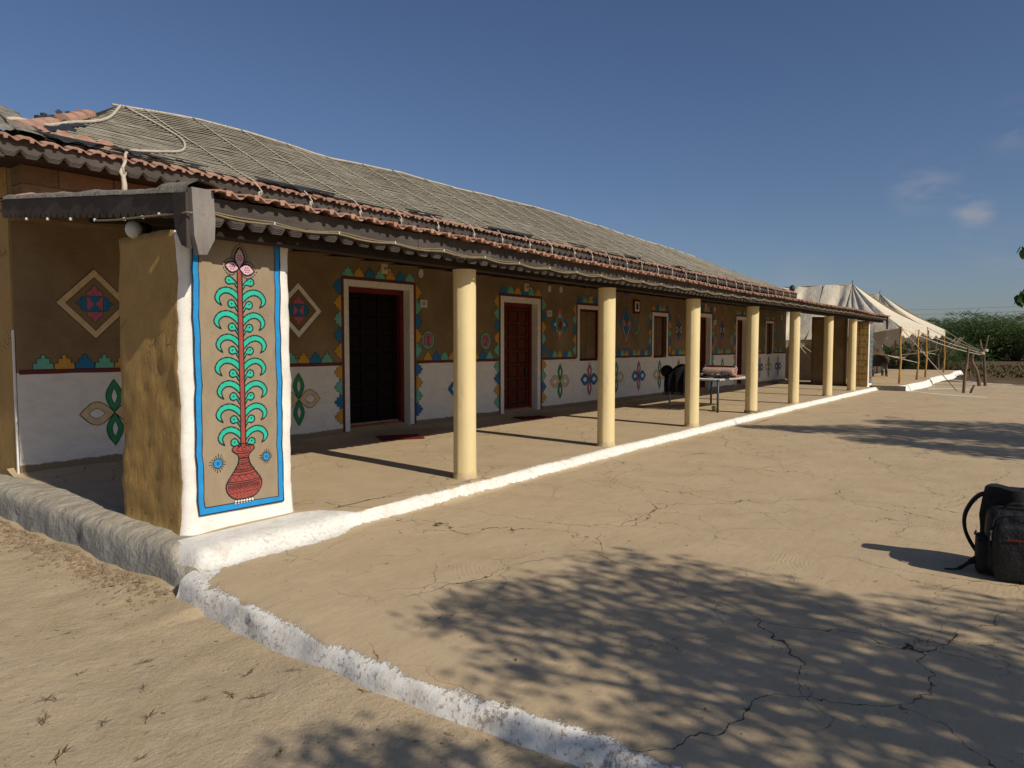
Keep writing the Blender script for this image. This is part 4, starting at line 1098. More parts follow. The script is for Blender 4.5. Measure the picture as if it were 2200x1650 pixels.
# eave tiles of the upper roof
x = 2.30
while x < 27.1:
    o = link('roof_tile', tme, house, (x-2.6, 7.52-8.5+rnd.uniform(-.012, .012), EZ-.035+.008*math.sin(x*1.7)), (math.atan(RS)*.7+rnd.uniform(-.02, .02), rnd.uniform(-.03, .03), rnd.uniform(-.03, .03))); x += .205
g = tile_rows('x', 2.34, 3.4, 7.70, lambda y: EZ+(y-7.6)*RS, math.atan(RS), 1, .36); tag(hb(g, 'corner_roof_tiles', M_TILE), kind='stuff')
# half round hip tiles with mortar
for k in range(11):
    y = 7.85+k*.205; x = hipx0(y); z = roofz(x, y)
    g = MB(); P = []
    for j in range(3):
        P.append([( .095*math.cos(a)*(1-.08*j), -.02+.16*j, .085*math.sin(a)*(1-.08*j)) for a in [math.pi*q/8 for q in range(9)]])
    g.grid(P); g.add([P[0][q] for q in range(9)], [tuple(range(9))])
    if k < 7 and k not in (3,):
        o = link('hip_tile', g.mesh('hip_tile', M_TILE), house); o.matrix_local = HI @ Matrix.Translation((x, y, z-.01)) @ Matrix.Rotation(math.atan2(-2.05, 2.4), 4, 'Z') @ Matrix.Rotation(.36, 4, 'X')
P = []
for i in range(16):
    y = 7.58+i*.05; P.append([(2.30+.20*a-.06*math.cos(a*5)+.02*nz3(y, a, 0, 5, 3), y, EZ+.01+(y-7.6)*RS+(.055+.03*nz3(y, a, 2, 6, 3))*math.sin(math.pi*a/2.2)) for a in [q*2.2/9 for q in range(10)]])
g = MB(); g.grid(P); hb(g, 'corner_mortar', M_CONC)
# upper fascia boards
x = 2.34
while x < 27.2:
    L = min(rnd.uniform(1.5, 2.4), 27.22-x)
    if 27.22-x-L < .5: L = 27.22-x
    me_ = fascia_mesh(L, .165, .19, .055, 'fascia_board'); link('fascia_board', me_, house, (x-2.6, 7.60-8.5, EZ-.03), (0, rnd.uniform(-.003, .003), 0)); x += L
g = MB(); g.box(2.45, 27.1, 7.65, 8.3, 3.10, 3.14); hb(g, 'upper_soffit', M_BEAM)
# torn black sheeting along the eave
def tarp(x0, x1, amp):
    P = []; n = int((x1-x0)/.045)
    for i in range(n+1):
        x = x0+(x1-x0)*i/n; e = min(1, i/4, (n-i)/4); rw = []
        lowy = .045+amp*e*(.5+.9*abs(noise.noise(Vector((x*3.3, 7, 0))))+.4*abs(noise.noise(Vector((x*14, 2, 0)))))
        for j in range(6):
            y = 7.72-lowy*j/5; z = EZ+(y-7.6)*RS+.045+.03*nz3(x, j*.4, 5, 6, 3)*(j/3)-(.05*(j/5)**2 if y < 7.56 else 0)
            rw.append((x, y, z))
        P.append(rw)
    g = MB(); g.grid(P); hb(g, 'black_sheeting', M_TARP)
for (a, b, m_) in [(2.66, 3.3, .10), (3.3, 4.4, .02), (5.0, 6.2, .13), (7.5, 8.3, .04), (9.4, 10.7, .12), (11.9, 12.7, .03), (14.2, 15.0, .03), (16.8, 17.6, .03)]: tarp(a, b, m_)
P = []
for i in range(30):                                     # ragged strip of sheeting up the net's near edge
    y = 7.70+i*.035; rw = []
    for j in range(5):
        x = hipx0(y)+.10+.045*j*(1+.8*noise.noise(Vector((y*7, 3, 0))))+.10*noise.noise(Vector((y*6, j*.3, 0))); rw.append((x, y, roofz(x, y)+.02+.03*nz3(y, j*.8, 0, 9, 3)+.01))
    P.append(rw)
g = MB(); g.grid(P); hb(g, 'black_sheeting', M_TARP)
for (x, y) in [(3.05, 8.45), (2.95, 8.3), (3.35, 8.8)]:
    g = MB()
    for q in range(16):
        a = rnd.uniform(0, 6.28); b = rnd.uniform(.2, 1.4); L = rnd.uniform(.03, .08); p_ = Vector((x+rnd.uniform(-.07, .07), y, roofz(x, y)+.02)); d = Vector((math.cos(a)*math.cos(b), math.sin(a)*math.cos(b), math.sin(b)))*L
        g.add([p_, p_+d+Vector((.02, 0, 0)), p_+d*.6+Vector((-.015, .01, .02))], [(0, 1, 2)])
    hb(g, 'torn_sheeting', M_TARP)
# globe lamp by the pillar top
lamp = link('bulkhead_lamp', None, house); lamp.matrix_local = HI @ Matrix.Translation((2.56, 5.52, 2.215)); lamp.empty_display_size = .1
g = MB(); g.ball((0, 0, 0), (.062, .062, .07), 16, 10)
t = NT('frosted_globe'); t.bsdf.inputs['Transmission Weight'].default_value = .35; M_GLOBE = t.out((.75, .74, .68), .12, None, spec=.7)
g.build('lamp_globe', M_GLOBE, lamp)
g = MB(); g.tube([(.03, .0, .0), (.085, .02, .015), (.13, .03, .03)], [.058, .05, .03], 14); g.build('lamp_holder', M_BEAM, lamp)
lm = Matrix.Rotation(.5, 4, 'Z')

# ==================================================================== THINGS ON THE VERANDAH
def mat_obj(cx_, cy_, w, d, rz, label):
    g = MB(); P = []
    for i in range(9):
        P.append([(lerp(-w/2, w/2, i/8), lerp(-d/2, d/2, j/6), .014+.005*noise.noise(Vector((i, j, cx_)))) for j in range(7)])
    g.grid(P); g.box(-w/2, w/2, -d/2, d/2, 0, .008)
    o = g.build('door_mat', simple('red_mat_fabric', (.20, .022, .018), (.13, .016, .014), 30, .95, .004, 150) if 'red_mat_fabric' not in bpy.data.materials else bpy.data.materials['red_mat_fabric'], None, (cx_, cy_, .004), (0, 0, rz))
    return tag(o, label, 'doormat', 'red doormats on the verandah')
mat_obj(7.18, 7.52, .62, .45, R(-32), 'dark red doormat lying in front of the open door marked 1')
mat_obj(10.62, 7.62, .62, .42, R(-25), 'dark red doormat lying before the closed door marked 2')

bed = empty('rope_cot', (14.75, 5.78, 0), 'metal legged rope cot standing on the verandah behind the yellow columns', 'bed', None, R(-3))
M_STEEL = simple('blue_grey_steel', (.05, .075, .10), (.03, .04, .055), 12, .45, .001, 80, .5)
hx, hy, hz_ = 1.0, .53, .64
for sx in (-1, 1):
    for sy in (-1, 1):
        g = MB(); g.tube([(sx*hx, sy*hy, 0), (sx*hx, sy*hy, hz_+.02)], .022, 10); g.build('leg', M_STEEL, bed)
for (a, b) in [((-hx, -hy), (hx, -hy)), ((-hx, hy), (hx, hy)), ((-hx, -hy), (-hx, hy)), ((hx, -hy), (hx, hy))]:
    g = MB(); g.tube([(a[0], a[1], hz_), (b[0], b[1], hz_)], .021, 8); g.build('side_rail', M_STEEL, bed)
g = MB()
n = 54
for i in range(n):
    x = lerp(-hx+.03, hx-.03, i/(n-1)); g.tube([(x, -hy-.028, hz_-.012), (x, -hy-.022, hz_+.024), (x+.01, -hy+.06, hz_+.012), (x+.01, 0, hz_-.02), (x+.01, hy-.06, hz_+.012), (x, hy+.022, hz_+.024), (x, hy+.028, hz_-.012)], .011, 4)
n = 24
for i in range(n):
    y = lerp(-hy+.04, hy-.04, i/(n-1)); g.tube([(-hx-.026, y, hz_), (-hx, y, hz_+.026), (0, y, hz_+.002-.014), (hx, y, hz_+.026), (hx+.026, y, hz_)], .010, 4)
tag(g.build('woven_ropes', simple('white_webbing', (.70, .66, .58), (.55, .50, .42), 20, .9, .003, 90), bed), kind='stuff')
t = NT('printed_quilt')
c = t.mix(t.rng(t.noise(4, 4, .6), .45, .55), (.50, .33, .29), (.40, .27, .20)); c = t.mix(t.rng(t.voro(28, 'F1'), .22, .26), (.62, .50, .44), c)
c = t.mix(t.rng(t.noise(2.5, 3, .5), .60, .63), c, (.25, .09, .12)); M_QUILT = t.out(c, .95, t.noise(26, 5, .7), .012, 1)
M_QIN = simple('orange_lining', (.50, .16, .07), (.36, .10, .05), 8, .9, .006, 30)
# folded, rolled quilt: spiral section swept along the cot's width
def roll(cx_, cy_, L, r0, turns, squash, name, mats, parent=None, z0=.66, axis_y=True, th=.03, seed=0, label=None, cat=None):
    g = MB(); P = []; n = int(turns*22)
    def sec(rr_off, j, tt):
        out = []
        for k in range(n+1):
            a = 2*math.pi*turns*k/n; r_ = lerp(.035, r0, k/n)+rr_off
            r_ *= 1+.10*noise.noise(Vector((math.cos(a)*1.3+seed, math.sin(a)*1.3, tt*3)))
            X_ = r_*math.cos(a)*1.15+.02*noise.noise(Vector((tt*4, seed, k*.05))); Z_ = r_*math.sin(a)*squash
            out.append((X_, Z_))
        return out
    m_ = 14; PO_, PI_ = [], []
    for j in range(m_+1):
        tt = j/m_; yy = lerp(-L/2, L/2, tt)
        o_ = sec(0, j, tt); i_ = sec(-th, j, tt)
        zc = z0+r0*squash*.98
        mk = lambda q: (cx_+q[0], cy_+yy+.02*noise.noise(Vector((q[0]*8, q[1]*8, seed))), zc+q[1]) if axis_y else (cx_+yy, cy_+q[0], zc+q[1])
        PO_.append([mk(q) for q in o_]); PI_.append([mk(q) for q in i_])
    g.grid(PO_, 0); g.grid(PI_, 1, True, True)
    for e in (0, m_):
        V_ = PO_[e]+PI_[e]; k_ = len(PO_[e]); g.add(V_, [(q, q+1, q+1+k_, q+k_) for q in range(k_-1)], 0)
    o = g.build(name, mats, parent); return o
o = roll(14.72, 5.66, .66, .165, 2.2, .80, 'rolled_quilt', [M_QUILT, M_QIN], z0=.655, seed=4)
tag(o, 'pink patterned quilt rolled up with orange lining, on the right part of the rope cot', 'quilt')
def drape(P, name, m, label, cat, th=.012):
    g = MB(); g.grid(P); g.grid([[(p_[0], p_[1], p_[2]-th) for p_ in rw] for rw in P], 0, True, True); return tag(g.build(name, m), label, cat)
P = [[(14.35+.95*i/20, 5.22+.62*j/12, .668+.028*max(0, nz3(i*.4, j*.5, 2, 1, 3)+.4)+.015) for j in range(13)] for i in range(21)]
drape(P, 'folded_sheet', M_QUILT, 'thin pink patterned sheet spread flat beneath the rolled quilt', 'sheet')
P = []
for i in range(17):
    P.append([(14.05+.42*i/16+.02*noise.noise(Vector((j*.9, i*.5, 0))), 5.20+.75*j/12, .70+.06*math.sin(math.pi*min(1, max(0, i/16)))*(.7+.5*noise.noise(Vector((i*.4, j*.6, 8))))) for j in range(13)])
t = NT('striped_cloth'); wv = t.math('SINE', t.math('MULTIPLY', t.noise(3, 3, .6), 60)); c = t.mix(t.rng(wv, -.2, .2), (.02, .02, .022), (.62, .58, .52)); M_STR = t.out(c, .95, t.noise(30, 5, .7), .008, 1)
drape(P, 'striped_cloth', M_STR, 'black and white striped cloth bunched beside the rolled quilt on the cot', 'cloth')
# black shawl over a bolster, hanging from the head of the cot
t = NT('black_shawl_cloth'); c = t.mix(t.noise(30, 5, .7), (.006, .006, .007), (.016, .015, .017)); M_BLK = t.out(c, .95, t.noise(24, 6, .7), .02, 1, .1)
g = MB(); P = []; zt = .66
for i in range(34):                                     # along y of the cot head
    y = 5.93+.50*i/33; rw = []
    ends = math.sin(math.pi*min(1, max(0, (i+1)/35)))**.35
    fold = .03*noise.noise(Vector((y*11, 0, 3)))+.02*math.sin(y*40)
    hh = .30*ends*(.85+.25*noise.noise(Vector((y*3, 1, 0)))); bt_ = .38+.03*noise.noise(Vector((y*9, 5, 0)))
    for (xx, zz) in [(14.22, zt), (14.18, zt+hh*.55), (14.10, zt+hh*.9), (13.98, zt+hh), (13.84, zt+hh*.92), (13.73, zt+hh*.7), (13.67, zt+hh*.35), (13.645, zt), (13.64, lerp(zt, bt_, .4)), (13.645, lerp(zt, bt_, .75)), (13.65, bt_)]:
        f_ = fold*(1 if zz <= zt+.12 else .35); rw.append((xx-f_+.012*nz3(xx, y, zz, 9, 2), y+.01*nz3(y, zz, 1, 8, 2), zz+.015*nz3(xx*2, y*2, 1, 4, 2)))
    P.append(rw)
g.grid(P)
for rw in P[::1]:
    p_ = Vector(rw[-1]); 
    for q in range(2): g.tube([p_+Vector((0, q*.016, 0)), p_+Vector((.004, q*.016+.004, -.045-.02*rnd.random()))], .004, 4)
tag(g.build('black_shawl', M_BLK), 'fringed black shawl draped over a bundle and hanging off the end of the cot', 'shawl')
g = MB(); g.ball((13.80, 6.44, .80), (.14, .13, .13), 14, 9)
t = NT('dotted_black_knit'); c = t.mix(t.rng(t.voro(60, 'F1'), .18, .22), (.13, .11, .11), (.008, .008, .009)); M_DOT = t.out(c, .95, t.noise(70, 4, .7), .01, 1, .1)
tag(g.build('dark_cushion', M_DOT), 'round dark speckled cushion poking out at the left end under the black shawl', 'cushion')
bt = MB(); prof_ = [(.0, 0), (.048, .0), (.052, .02), (.05, .06), (.053, .10), (.05, .15), (.052, .19), (.045, .225), (.022, .262), (.018, .275), (.019, .30), (.0, .30)]
P = [[(r_*math.cos(2*math.pi*k/18), h_, r_*math.sin(2*math.pi*k/18)) for k in range(19)] for r_, h_ in prof_]; bt.grid(P, 0, True, True)
t = NT('yellow_plastic'); t.bsdf.inputs['Transmission Weight'].default_value = .25; M_BOT = t.out((.42, .34, .05), .25, None, spec=.5)
bo = link('plastic_bottle', None, None, (13.93, 5.40, .055), (0, 0, R(-52))); bo.empty_display_size = .1; tag(bo, 'yellow plastic bottle lying on its side on the floor under the cot', 'bottle')
bt.build('bottle_body', M_BOT, bo); g = MB(); g.tube([(0, .278, 0), (0, .308, 0)], .021, 14); g.build('cap', simple('dark_cap', (.10, .08, .03), bump=0, rough=.4), bo)
# dried garland near the beam, seed head hanging
g = MB()
for q in range(46):
    a = rnd.uniform(0, 6.28); b = rnd.uniform(-1.2, 1.2); L = rnd.uniform(.03, .11); p_ = Vector((10.35, 6.3, 2.17)); d = Vector((math.cos(a)*math.cos(b), math.sin(a)*math.cos(b), math.sin(b)*1.2))*L
    g.tube([p_, p_+d], .004, 3, 0, False)
g.tube([(10.35, 6.3, 2.17), (10.35, 6.3, 2.46)], .004, 4); g.ball((10.43, 6.27, 2.17), .03, 8, 6)
tag(g.build('dried_garland', M_REED), 'small dried straw garland hanging from the ceiling between two columns', 'garland')
g = MB()
for q in range(5): g.tube([(14.05+.128*math.cos(a), 4.745+.128*math.sin(a), .035+.006*q*math.sin(a*3+q)) for a in [2*math.pi*k/16 for k in range(17)]], .006, 4, 0, False)
g.tube([(13.93, 4.68, .03), (13.88, 4.70, .02), (13.86, 4.74, .03)], .008, 5); g.tube([(14.12, 4.63, .04), (14.15, 4.60, .05), (14.18, 4.62, .03)], .008, 5)
tag(g.build('foot_rope', M_CABLE), 'thin rope tied round the foot of the column behind the cot bottle', 'rope')
# ==================================================================== BACKPACK
M_NYL = simple('black_nylon', (.012, .012, .014), (.008, .008, .009), 9, .62, .022, 11, .35)
M_NYL2 = simple('black_mesh', (.02, .02, .022), (.012, .012, .013), 20, .75, .004, 200, .25)
M_ZIP = simple('zip_metal', (.45, .45, .46), rough=.3, bump=0, metal=.9)
bp = empty('backpack', (5.42, .13, CZ), 'large black backpack standing on the mud yard with a strap loop sticking out', 'backpack', None, R(8))
def rbox(x0, x1, y0, y1, z0, z1, r_, mi=0, n=5, taper=0., bulge=.02, seed=0):
    """soft rounded box"""
    g = MB(); P = []; M_ = 36
    cx_, cy_ = (x0+x1)/2, (y0+y1)/2; hx_, hy_ = (x1-x0)/2, (y1-y0)/2
    lv = [(z0, .80), (z0+r_*.25, .93), (z0+r_, 1.0)]+[(lerp(z0+r_, z1-r_, k/6), 1.0+bulge*math.sin(math.pi*k/6)) for k in range(1, 7)]+[(z1-r_*.45, .955), (z1-r_*.12, .86), (z1, .66), (z1+.004, .0)]
    lv = [(z0, .0)]+lv
    for z, s__ in lv:
        tp = 1-taper*(z-z0)/(z1-z0); rw = []
        for k in range(M_+1):
            a = 2*math.pi*k/M_; c_, s2 = math.cos(a), math.sin(a); e = .38
            xx = math.copysign(abs(c_)**e, c_)*hx_*s__*tp; yy = math.copysign(abs(s2)**e, s2)*hy_*s__*tp
            d = 1+.03*noise.noise(Vector((xx*6+seed, yy*6, z*6)))
            rw.append((cx_+xx*d, cy_+yy*d, z+.006*noise.noise(Vector((xx*9, yy*9, seed)))))
        P.append(rw)
    g.grid(P, mi, True, True); return g
rbox(-.13, .13, -.19, .19, .0, .42, .07, taper=.06).build('main_compartment', M_NYL, bp)
g = rbox(-.205, -.11, -.165, .155, .015, .355, .05, taper=.03, seed=3); g.build('front_pocket', M_NYL, bp)
rbox(-.10, .10, .165, .232, .01, .235, .03, seed=6).build('side_pocket', M_NYL2, bp)
g = MB(); g.tube([(-.10+.02*math.cos(a), .20+.042*math.sin(a), .236) for a in [0]]+[(-.1, .17, .236), (-.105, .225, .24), (0, .24, .24), (.1, .225, .236)], .006, 5); g.build('pocket_binding', M_NYL, bp)
# leaning back panel and harness behind the body
g = MB(); P = []
for i in range(14):
    t_ = i/13; z = .02+.515*t_; w_ = .17*(1-.42*max(0, t_-.6)/.4)**.8; cy_ = .03+.09*max(0, t_-.5)
    P.append([(.13+.05*math.sin(math.pi*t_)+(.05+.03*t_)*math.cos(a)-.05*max(0, t_-.7), cy_+w_*math.sin(a), z+.01*math.sin(a*3)) for a in [2*math.pi*k/18 for k in range(19)]])
g.grid(P, 0, True, True); g.add([P[-1][k] for k in range(18)], [tuple(range(18))]); g.build('back_panel', M_NYL2, bp)
def strap(pts, w, name, th=.014, m=M_NYL):
    pts = smooth_pts(pts, 7); g = MB(); P = []
    for i, p_ in enumerate(pts):
        t_ = (pts[min(i+1, len(pts)-1)]-pts[max(i-1, 0)]).normalized(); s2 = Vector((1, 0, 0)); s2 = (s2-t_*s2.dot(t_)).normalized(); n_ = t_.cross(s2)
        P.append([p_+s2*w/2*a+n_*th/2*b for a, b in ((-1, -.6), (-.8, -1), (.8, -1), (1, -.6), (1, .6), (.8, 1), (-.8, 1), (-1, .6), (-1, -.6))])
    g.grid(P); return g.build(name, m, bp)
strap([(.14, .12, .47), (.15, .19, .475), (.16, .245, .42), (.15, .285, .33), (.14, .285, .24), (.12, .255, .16), (.10, .21, .09)], .055, 'shoulder_strap', .022)
strap([(.15, .0, .49), (.20, -.06, .47), (.24, -.10, .36), (.23, -.10, .22), (.17, -.08, .06)], .055, 'shoulder_strap', .022)
strap([(.10, .17, .455), (.10, .15, .485), (.11, .10, .50), (.12, .04, .49), (.12, .02, .46)], .03, 'top_loop', .012)
strap([(-.03, .10, .41), (-.03, .06, .455), (-.03, -.03, .462), (-.03, -.12, .44), (-.03, -.15, .40)], .035, 'carry_handle', .014)
g = MB(); g.tube(smooth_pts([(-.13, .165, .20), (-.135, .16, .32), (-.12, .13, .385), (-.11, 0, .40), (-.115, -.13, .385), (-.13, -.17, .3)], 6), .006, 5); g.build('zip', M_NYL2, bp)
for (a, b, c_) in [(-.155, .162, .29), (-.165, -.06, .372)]:
    g = MB(); g.tube([(a, b, c_), (a-.012, b+.004, c_-.02), (a-.014, b+.004, c_-.045)], [.007, .005, .006], 6); g.ball((a, b, c_+.008), .009, 8, 5); g.build('zip_pull', M_ZIP, bp)
g = MB(); g.tube(smooth_pts([(-.02, .21, .10), (-.03, .27, .05), (-.06, .33, .012), (-.08, .40, .008)], 5), [.02]*5+[.012]*5+[.006]*6, 5); g.build('loose_strap_end', M_NYL2, bp)
# small orange-red woven tag on the front pocket
fc = bpy.data.curves.new('logo_tag', 'FONT'); fc.body = 'PHILIPPI'; fc.size = .022
bpy.data.curves.remove(fc)
M_TAG = simple('red_thread', (.45, .035, .02), (.35, .03, .02), 30, .8, 0)
g = MB()
for q in range(7):
    y = .085-.0125*q; hh = .012
    if q in (0, 3): seg = [((y, 0), (y, hh)), ((y, hh), (y-.007, hh)), ((y-.007, hh), (y-.007, 0)), ((y, hh/2), (y-.007, hh/2))]
    elif q in (1, 5): seg = [((y, 0), (y-.0035, hh)), ((y-.0035, hh), (y-.007, 0))]
    elif q in (2, 4): seg = [((y, 0), (y, hh)), ((y-.007, 0), (y-.007, hh)), ((y, hh/2), (y-.007, hh/2))]
    else: seg = [((y, 0), (y, hh))]
    for (a, b) in seg: g.tube([(-.2105, a[0], .262+a[1]), (-.2105, b[0], .262+b[1])], .0013, 4)
g.build('woven_tag', M_TAG, bp)

# ==================================================================== TENTS
t = NT('tent_canvas')
c = t.mix(t.rng(t.noise(1.1, 6, .65), .35, .7), (.68, .60, .46), (.62, .54, .41)); c = t.mix(t.math('MULTIPLY', t.rng(t.noise(5, 6, .7), .58, .8), .15), c, (.42, .35, .25))
h = t.noise(2.2, 4, .5, t.map((1, 1, .2), (.5, 0, 0)))
M_CANV = t.out(c, .9, h, .10, .8)
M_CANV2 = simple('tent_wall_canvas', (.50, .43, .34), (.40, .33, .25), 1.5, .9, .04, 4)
M_EMB = simple('canvas_seam', (.45, .39, .29), (.36, .3, .22), 3, .9, .002, 40)
PFZ = .05                                               # tent terrace height
def wrinkled(A, B, C_, D, n, m_, amp=.03, seed=0, sag_=0.0, radial=None):
    """quad patch A-B (top) to D-C (bottom) with tension folds"""
    A, B, C_, D = map(Vector, (A, B, C_, D)); nrm = (B-A).cross(D-A)
    if nrm.length < 1e-6: nrm = (C_-A).cross(D-A)
    nrm.normalize()
    P = []
    for i in range(n+1):
        u = i/n; rw = []
        for j in range(m_+1):
            v = j/m_; p_ = A.lerp(B, u).lerp(D.lerp(C_, u), v)
            f_ = amp*math.sin(u*23+seed+3*noise.noise(Vector((u*3, seed, 0))))*(.25+.75*math.sin(math.pi*v)**.5)*(.4+.6*abs(noise.noise(Vector((u*5, v*2, seed)))))
            s2 = -sag_*math.sin(math.pi*v)*(1)
            rw.append(p_+nrm*f_+Vector((0, 0, s2)))
        P.append(rw)
    return P
def valance(a, b, drop, n, out, seed=0):
    """scalloped strip hanging from edge a-b"""
    a, b = Vector(a), Vector(b); g = MB(); P = []
    N = n*8
    for i in range(N+1):
        u = i/N; p_ = a.lerp(b, u); ph = (u*n) % 1; d = drop*(.55+.45*(1-abs(2*ph-1))**.8)
        w_ = Vector(out)*.03*math.sin(u*n*5+seed); P.append([p_, p_+w_*.5+Vector((0, 0, -d*.5)), p_+w_+Vector((0, 0, -d))])
    return P
def tent(name, dx, label, w=1.0, zt=0., peak_y=6.3, left_fly=True):
    te = empty(name, (30+dx, 6.3, PFZ), label, 'tent', 'canvas tents beyond the house')
    I = Matrix.Translation((-(30+dx), -6.3, -PFZ))
    def tb(g_, nm, m): o_ = g_.build(nm, m, te); o_.matrix_local = I; return o_
    X = lambda a: 30+dx+(a-30)*w
    pk = (X(30), peak_y, 3.70+zt); rb = (X(30), 9.7, 3.70+zt*.9)
    fl, fr = (X(26.9), 4.1, 1.92), (X(33.0), 4.1, 2.05)
    ml_, mr_ = (X(27.3), 6.25, 1.55), (X(32.7), 6.25, 1.7); bl_, br_ = (X(27.3), 9.6, 1.5), (X(32.7), 9.6, 1.6)
    g = MB()
    g.grid(wrinkled(pk, rb, bl_, ml_, 46, 14, .13, 1+dx, .14)); g.grid(wrinkled(rb, pk, mr_, br_, 26, 12, .05, 4+dx, .08))
    tb(g, 'roof_fly', M_CANV)
    g = MB(); g.grid(wrinkled(pk, pk, fl, ml_, 14, 12, .045, 2+dx, .05)); tb(g, 'side_gusset', M_CANV)
    g = MB(); g.grid(wrinkled(pk, pk, fr, fl, 30, 14, .05, 7+dx, .16)); g.grid(wrinkled(pk, pk, mr_, fr, 12, 10, .04, 3+dx, .05)); tb(g, 'front_awning', M_CANV)
    g = MB(); g.grid(valance(fl, fr, .36, 12, (0, -1, 0), dx)); tb(g, 'front_valance', M_CANV)
    g = MB(); g.grid(valance(ml_, fl, .42, 5, (-1, 0, 0), dx+2)); g.grid(valance(bl_, ml_, .30, 7, (-1, 0, 0), dx+5)); tb(g, 'side_valance', M_CANV)
    # walls
    g = MB(); zf_ = PFZ
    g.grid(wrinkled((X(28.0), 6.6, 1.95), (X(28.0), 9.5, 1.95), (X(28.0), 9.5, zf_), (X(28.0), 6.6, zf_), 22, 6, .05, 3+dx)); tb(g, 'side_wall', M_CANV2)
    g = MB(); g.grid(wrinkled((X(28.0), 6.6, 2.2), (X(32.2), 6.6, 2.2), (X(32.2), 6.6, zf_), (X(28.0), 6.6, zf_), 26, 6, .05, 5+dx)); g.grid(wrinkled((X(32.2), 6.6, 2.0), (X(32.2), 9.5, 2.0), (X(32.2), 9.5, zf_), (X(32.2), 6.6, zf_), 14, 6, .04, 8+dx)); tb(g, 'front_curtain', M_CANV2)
    for y in (7.3, 8.5):
        u_ = (y-peak_y)/(9.7-peak_y); a_ = Vector(pk).lerp(Vector(rb), u_); b_ = Vector(ml_).lerp(Vector(bl_), u_); g = MB(); g.tube([a_.lerp(b_, k/8)+Vector((-.05, 0, .03-.14*math.sin(math.pi*k/8))) for k in range(9)], .014, 5); tb(g, 'fly_seam', M_REED)
    for (y, k) in [(7.1, 0), (7.9, 1), (8.7, 2)]:
        g = MB(); g.tube([(X(28.0)-.03, y, 1.7), (X(28.0)-.04, y, .1)], .012, 5); tb(g, 'wall_seam', M_EMB)
    for (px_, py_, tz) in ([(26.9, 4.1, 1.95), (30.4, 4.05, 1.9), (33.0, 4.1, 2.05)] if dx == 0 else [(33.0, 4.1, 2.05)]):
        g = MB(); lx_ = rnd.uniform(-.10, .10); pts = [(X(px_)+lx_*(1-k/5)+.015*math.sin(k*2+px_), py_+.02*math.cos(k*1.7), lerp(PFZ, tz+.02, k/5)) for k in range(6)]
        g.tube(pts, [.036, .034, .032, .03, .028, .027], 8); tb(g, 'bamboo_pole', M_BAMBOO)
    g = MB(); g.tube([pk, (pk[0], pk[1], pk[2]+.10), (pk[0]+.03, pk[1]-.02, pk[2]+.16)], .014, 5); tb(g, 'finial', M_STEEL)
    g = MB(); g.tube([(pk[0], pk[1]+.02, PFZ), (pk[0], pk[1]+.02, pk[2]-.03)], .04, 8); tb(g, 'ridge_pole', M_BAMBOO)
    g = MB(); g.tube([pk, ((pk[0]+fl[0])/2, (pk[1]+fl[1])/2-.02, (pk[2]+fl[2])/2-.12), fl], .018, 5); g.tube([pk, rb], .015, 5); tb(g, 'piping', M_EMB)
    return te, fl, fr, ml_, bl_, tb
t1, fl1, fr1, ml1, bl1, tb1 = tent('canvas_tent', 0, 'cream canvas tent nearest the house, its scalloped awning held on bamboo poles')
t2, fl2, fr2, ml2, bl2, tb2 = tent('canvas_tent', 6.3, 'second cream canvas tent, further off behind the first one', .86, -.02, 6.45)
# terrace under the tents
g = MB(); P = []
for i in range(60):
    x = 25.2+i*.3; yf = 3.72+.10*math.sin(x*.8)+.06*nz3(x, 0, 0, .7, 2); P.append([(x, yf-.12, gz(x, yf)-.05), (x, yf-.03, -.03), (x, yf, .02), (x, yf+.06, PFZ-.005)])
g.grid(P, 1)
g.grid([[(25.2+i*.3, 3.78+.10*math.sin((25.2+i*.3)*.8)+.06*nz3(25.2+i*.3, 0, 0, .7, 2)+((11-3.78)*j/6 if j else 0), PFZ-.005) for j in range(7)] for i in range(60)], 0)
tag(g.build('tent_terrace', [M_FLOOR, M_WHITE]), kind='structure')
g = MB(); g.box(25.10, 25.198, 3.66, 4.60, -.14, PFZ+.004); tag(g.build('terrace_end_block', M_CONC), kind='structure')
# stakes
def stake(pts, rad, name, label, gr='wooden tent stakes'):
    g = MB(); pp = smooth_pts(pts, 5); rr = [lerp(rad[0], rad[1], k/(len(pp)-1))*(1+.12*noise.noise(Vector((k*.7, pts[0][0], 0)))) for k in range(len(pp))]
    g.tube(pp, [q*.72 for q in rr], 9); return g, tag(g.build(name, M_STAKE), label, 'stake', gr)
zg = gz(26.1, 2.2)
stake([(26.1, 2.2, zg-.1), (26.08, 2.18, .35), (26.16, 2.14, .8), (26.2, 2.12, 1.28)], (.065, .045), 'wooden_stake', 'dark upright stake standing alone nearest the tent terrace')
stake([(26.2, 2.05, zg-.08), (26.18, 1.98, -.02), (26.22, 1.93, .10)], (.05, .04), 'wooden_stump', 'short split stump at the foot of the lone dark stake')
stake([(31.1, 2.12, -.25), (31.05, 2.22, .35), (31.0, 2.38, .75), (31.0, 2.36, 1.0)], (.09, .07), 'wooden_stake', 'crooked pale stake leaning against the tall forked stake')
g_, fk = stake([(31.2, 1.96, -.25), (31.15, 2.0, .5), (31.15, 2.02, 1.0), (31.15, 1.92, 1.7)], (.075, .03), 'forked_stake', 'tall forked stake with thin prongs where the tent ropes meet')
g = MB(); g.tube([(31.15, 2.02, .9), (31.1, 2.12, 1.3), (31.1, 2.16, 1.55)], [.04, .03, .018], 7); g.build('prong', M_STAKE, fk)
stake([(44, 4.9, -.3), (44, 4.9, .3), (44.05, 4.95, .85)], (.09, .08), 'wooden_post', 'weathered grey post standing behind the tent poles')
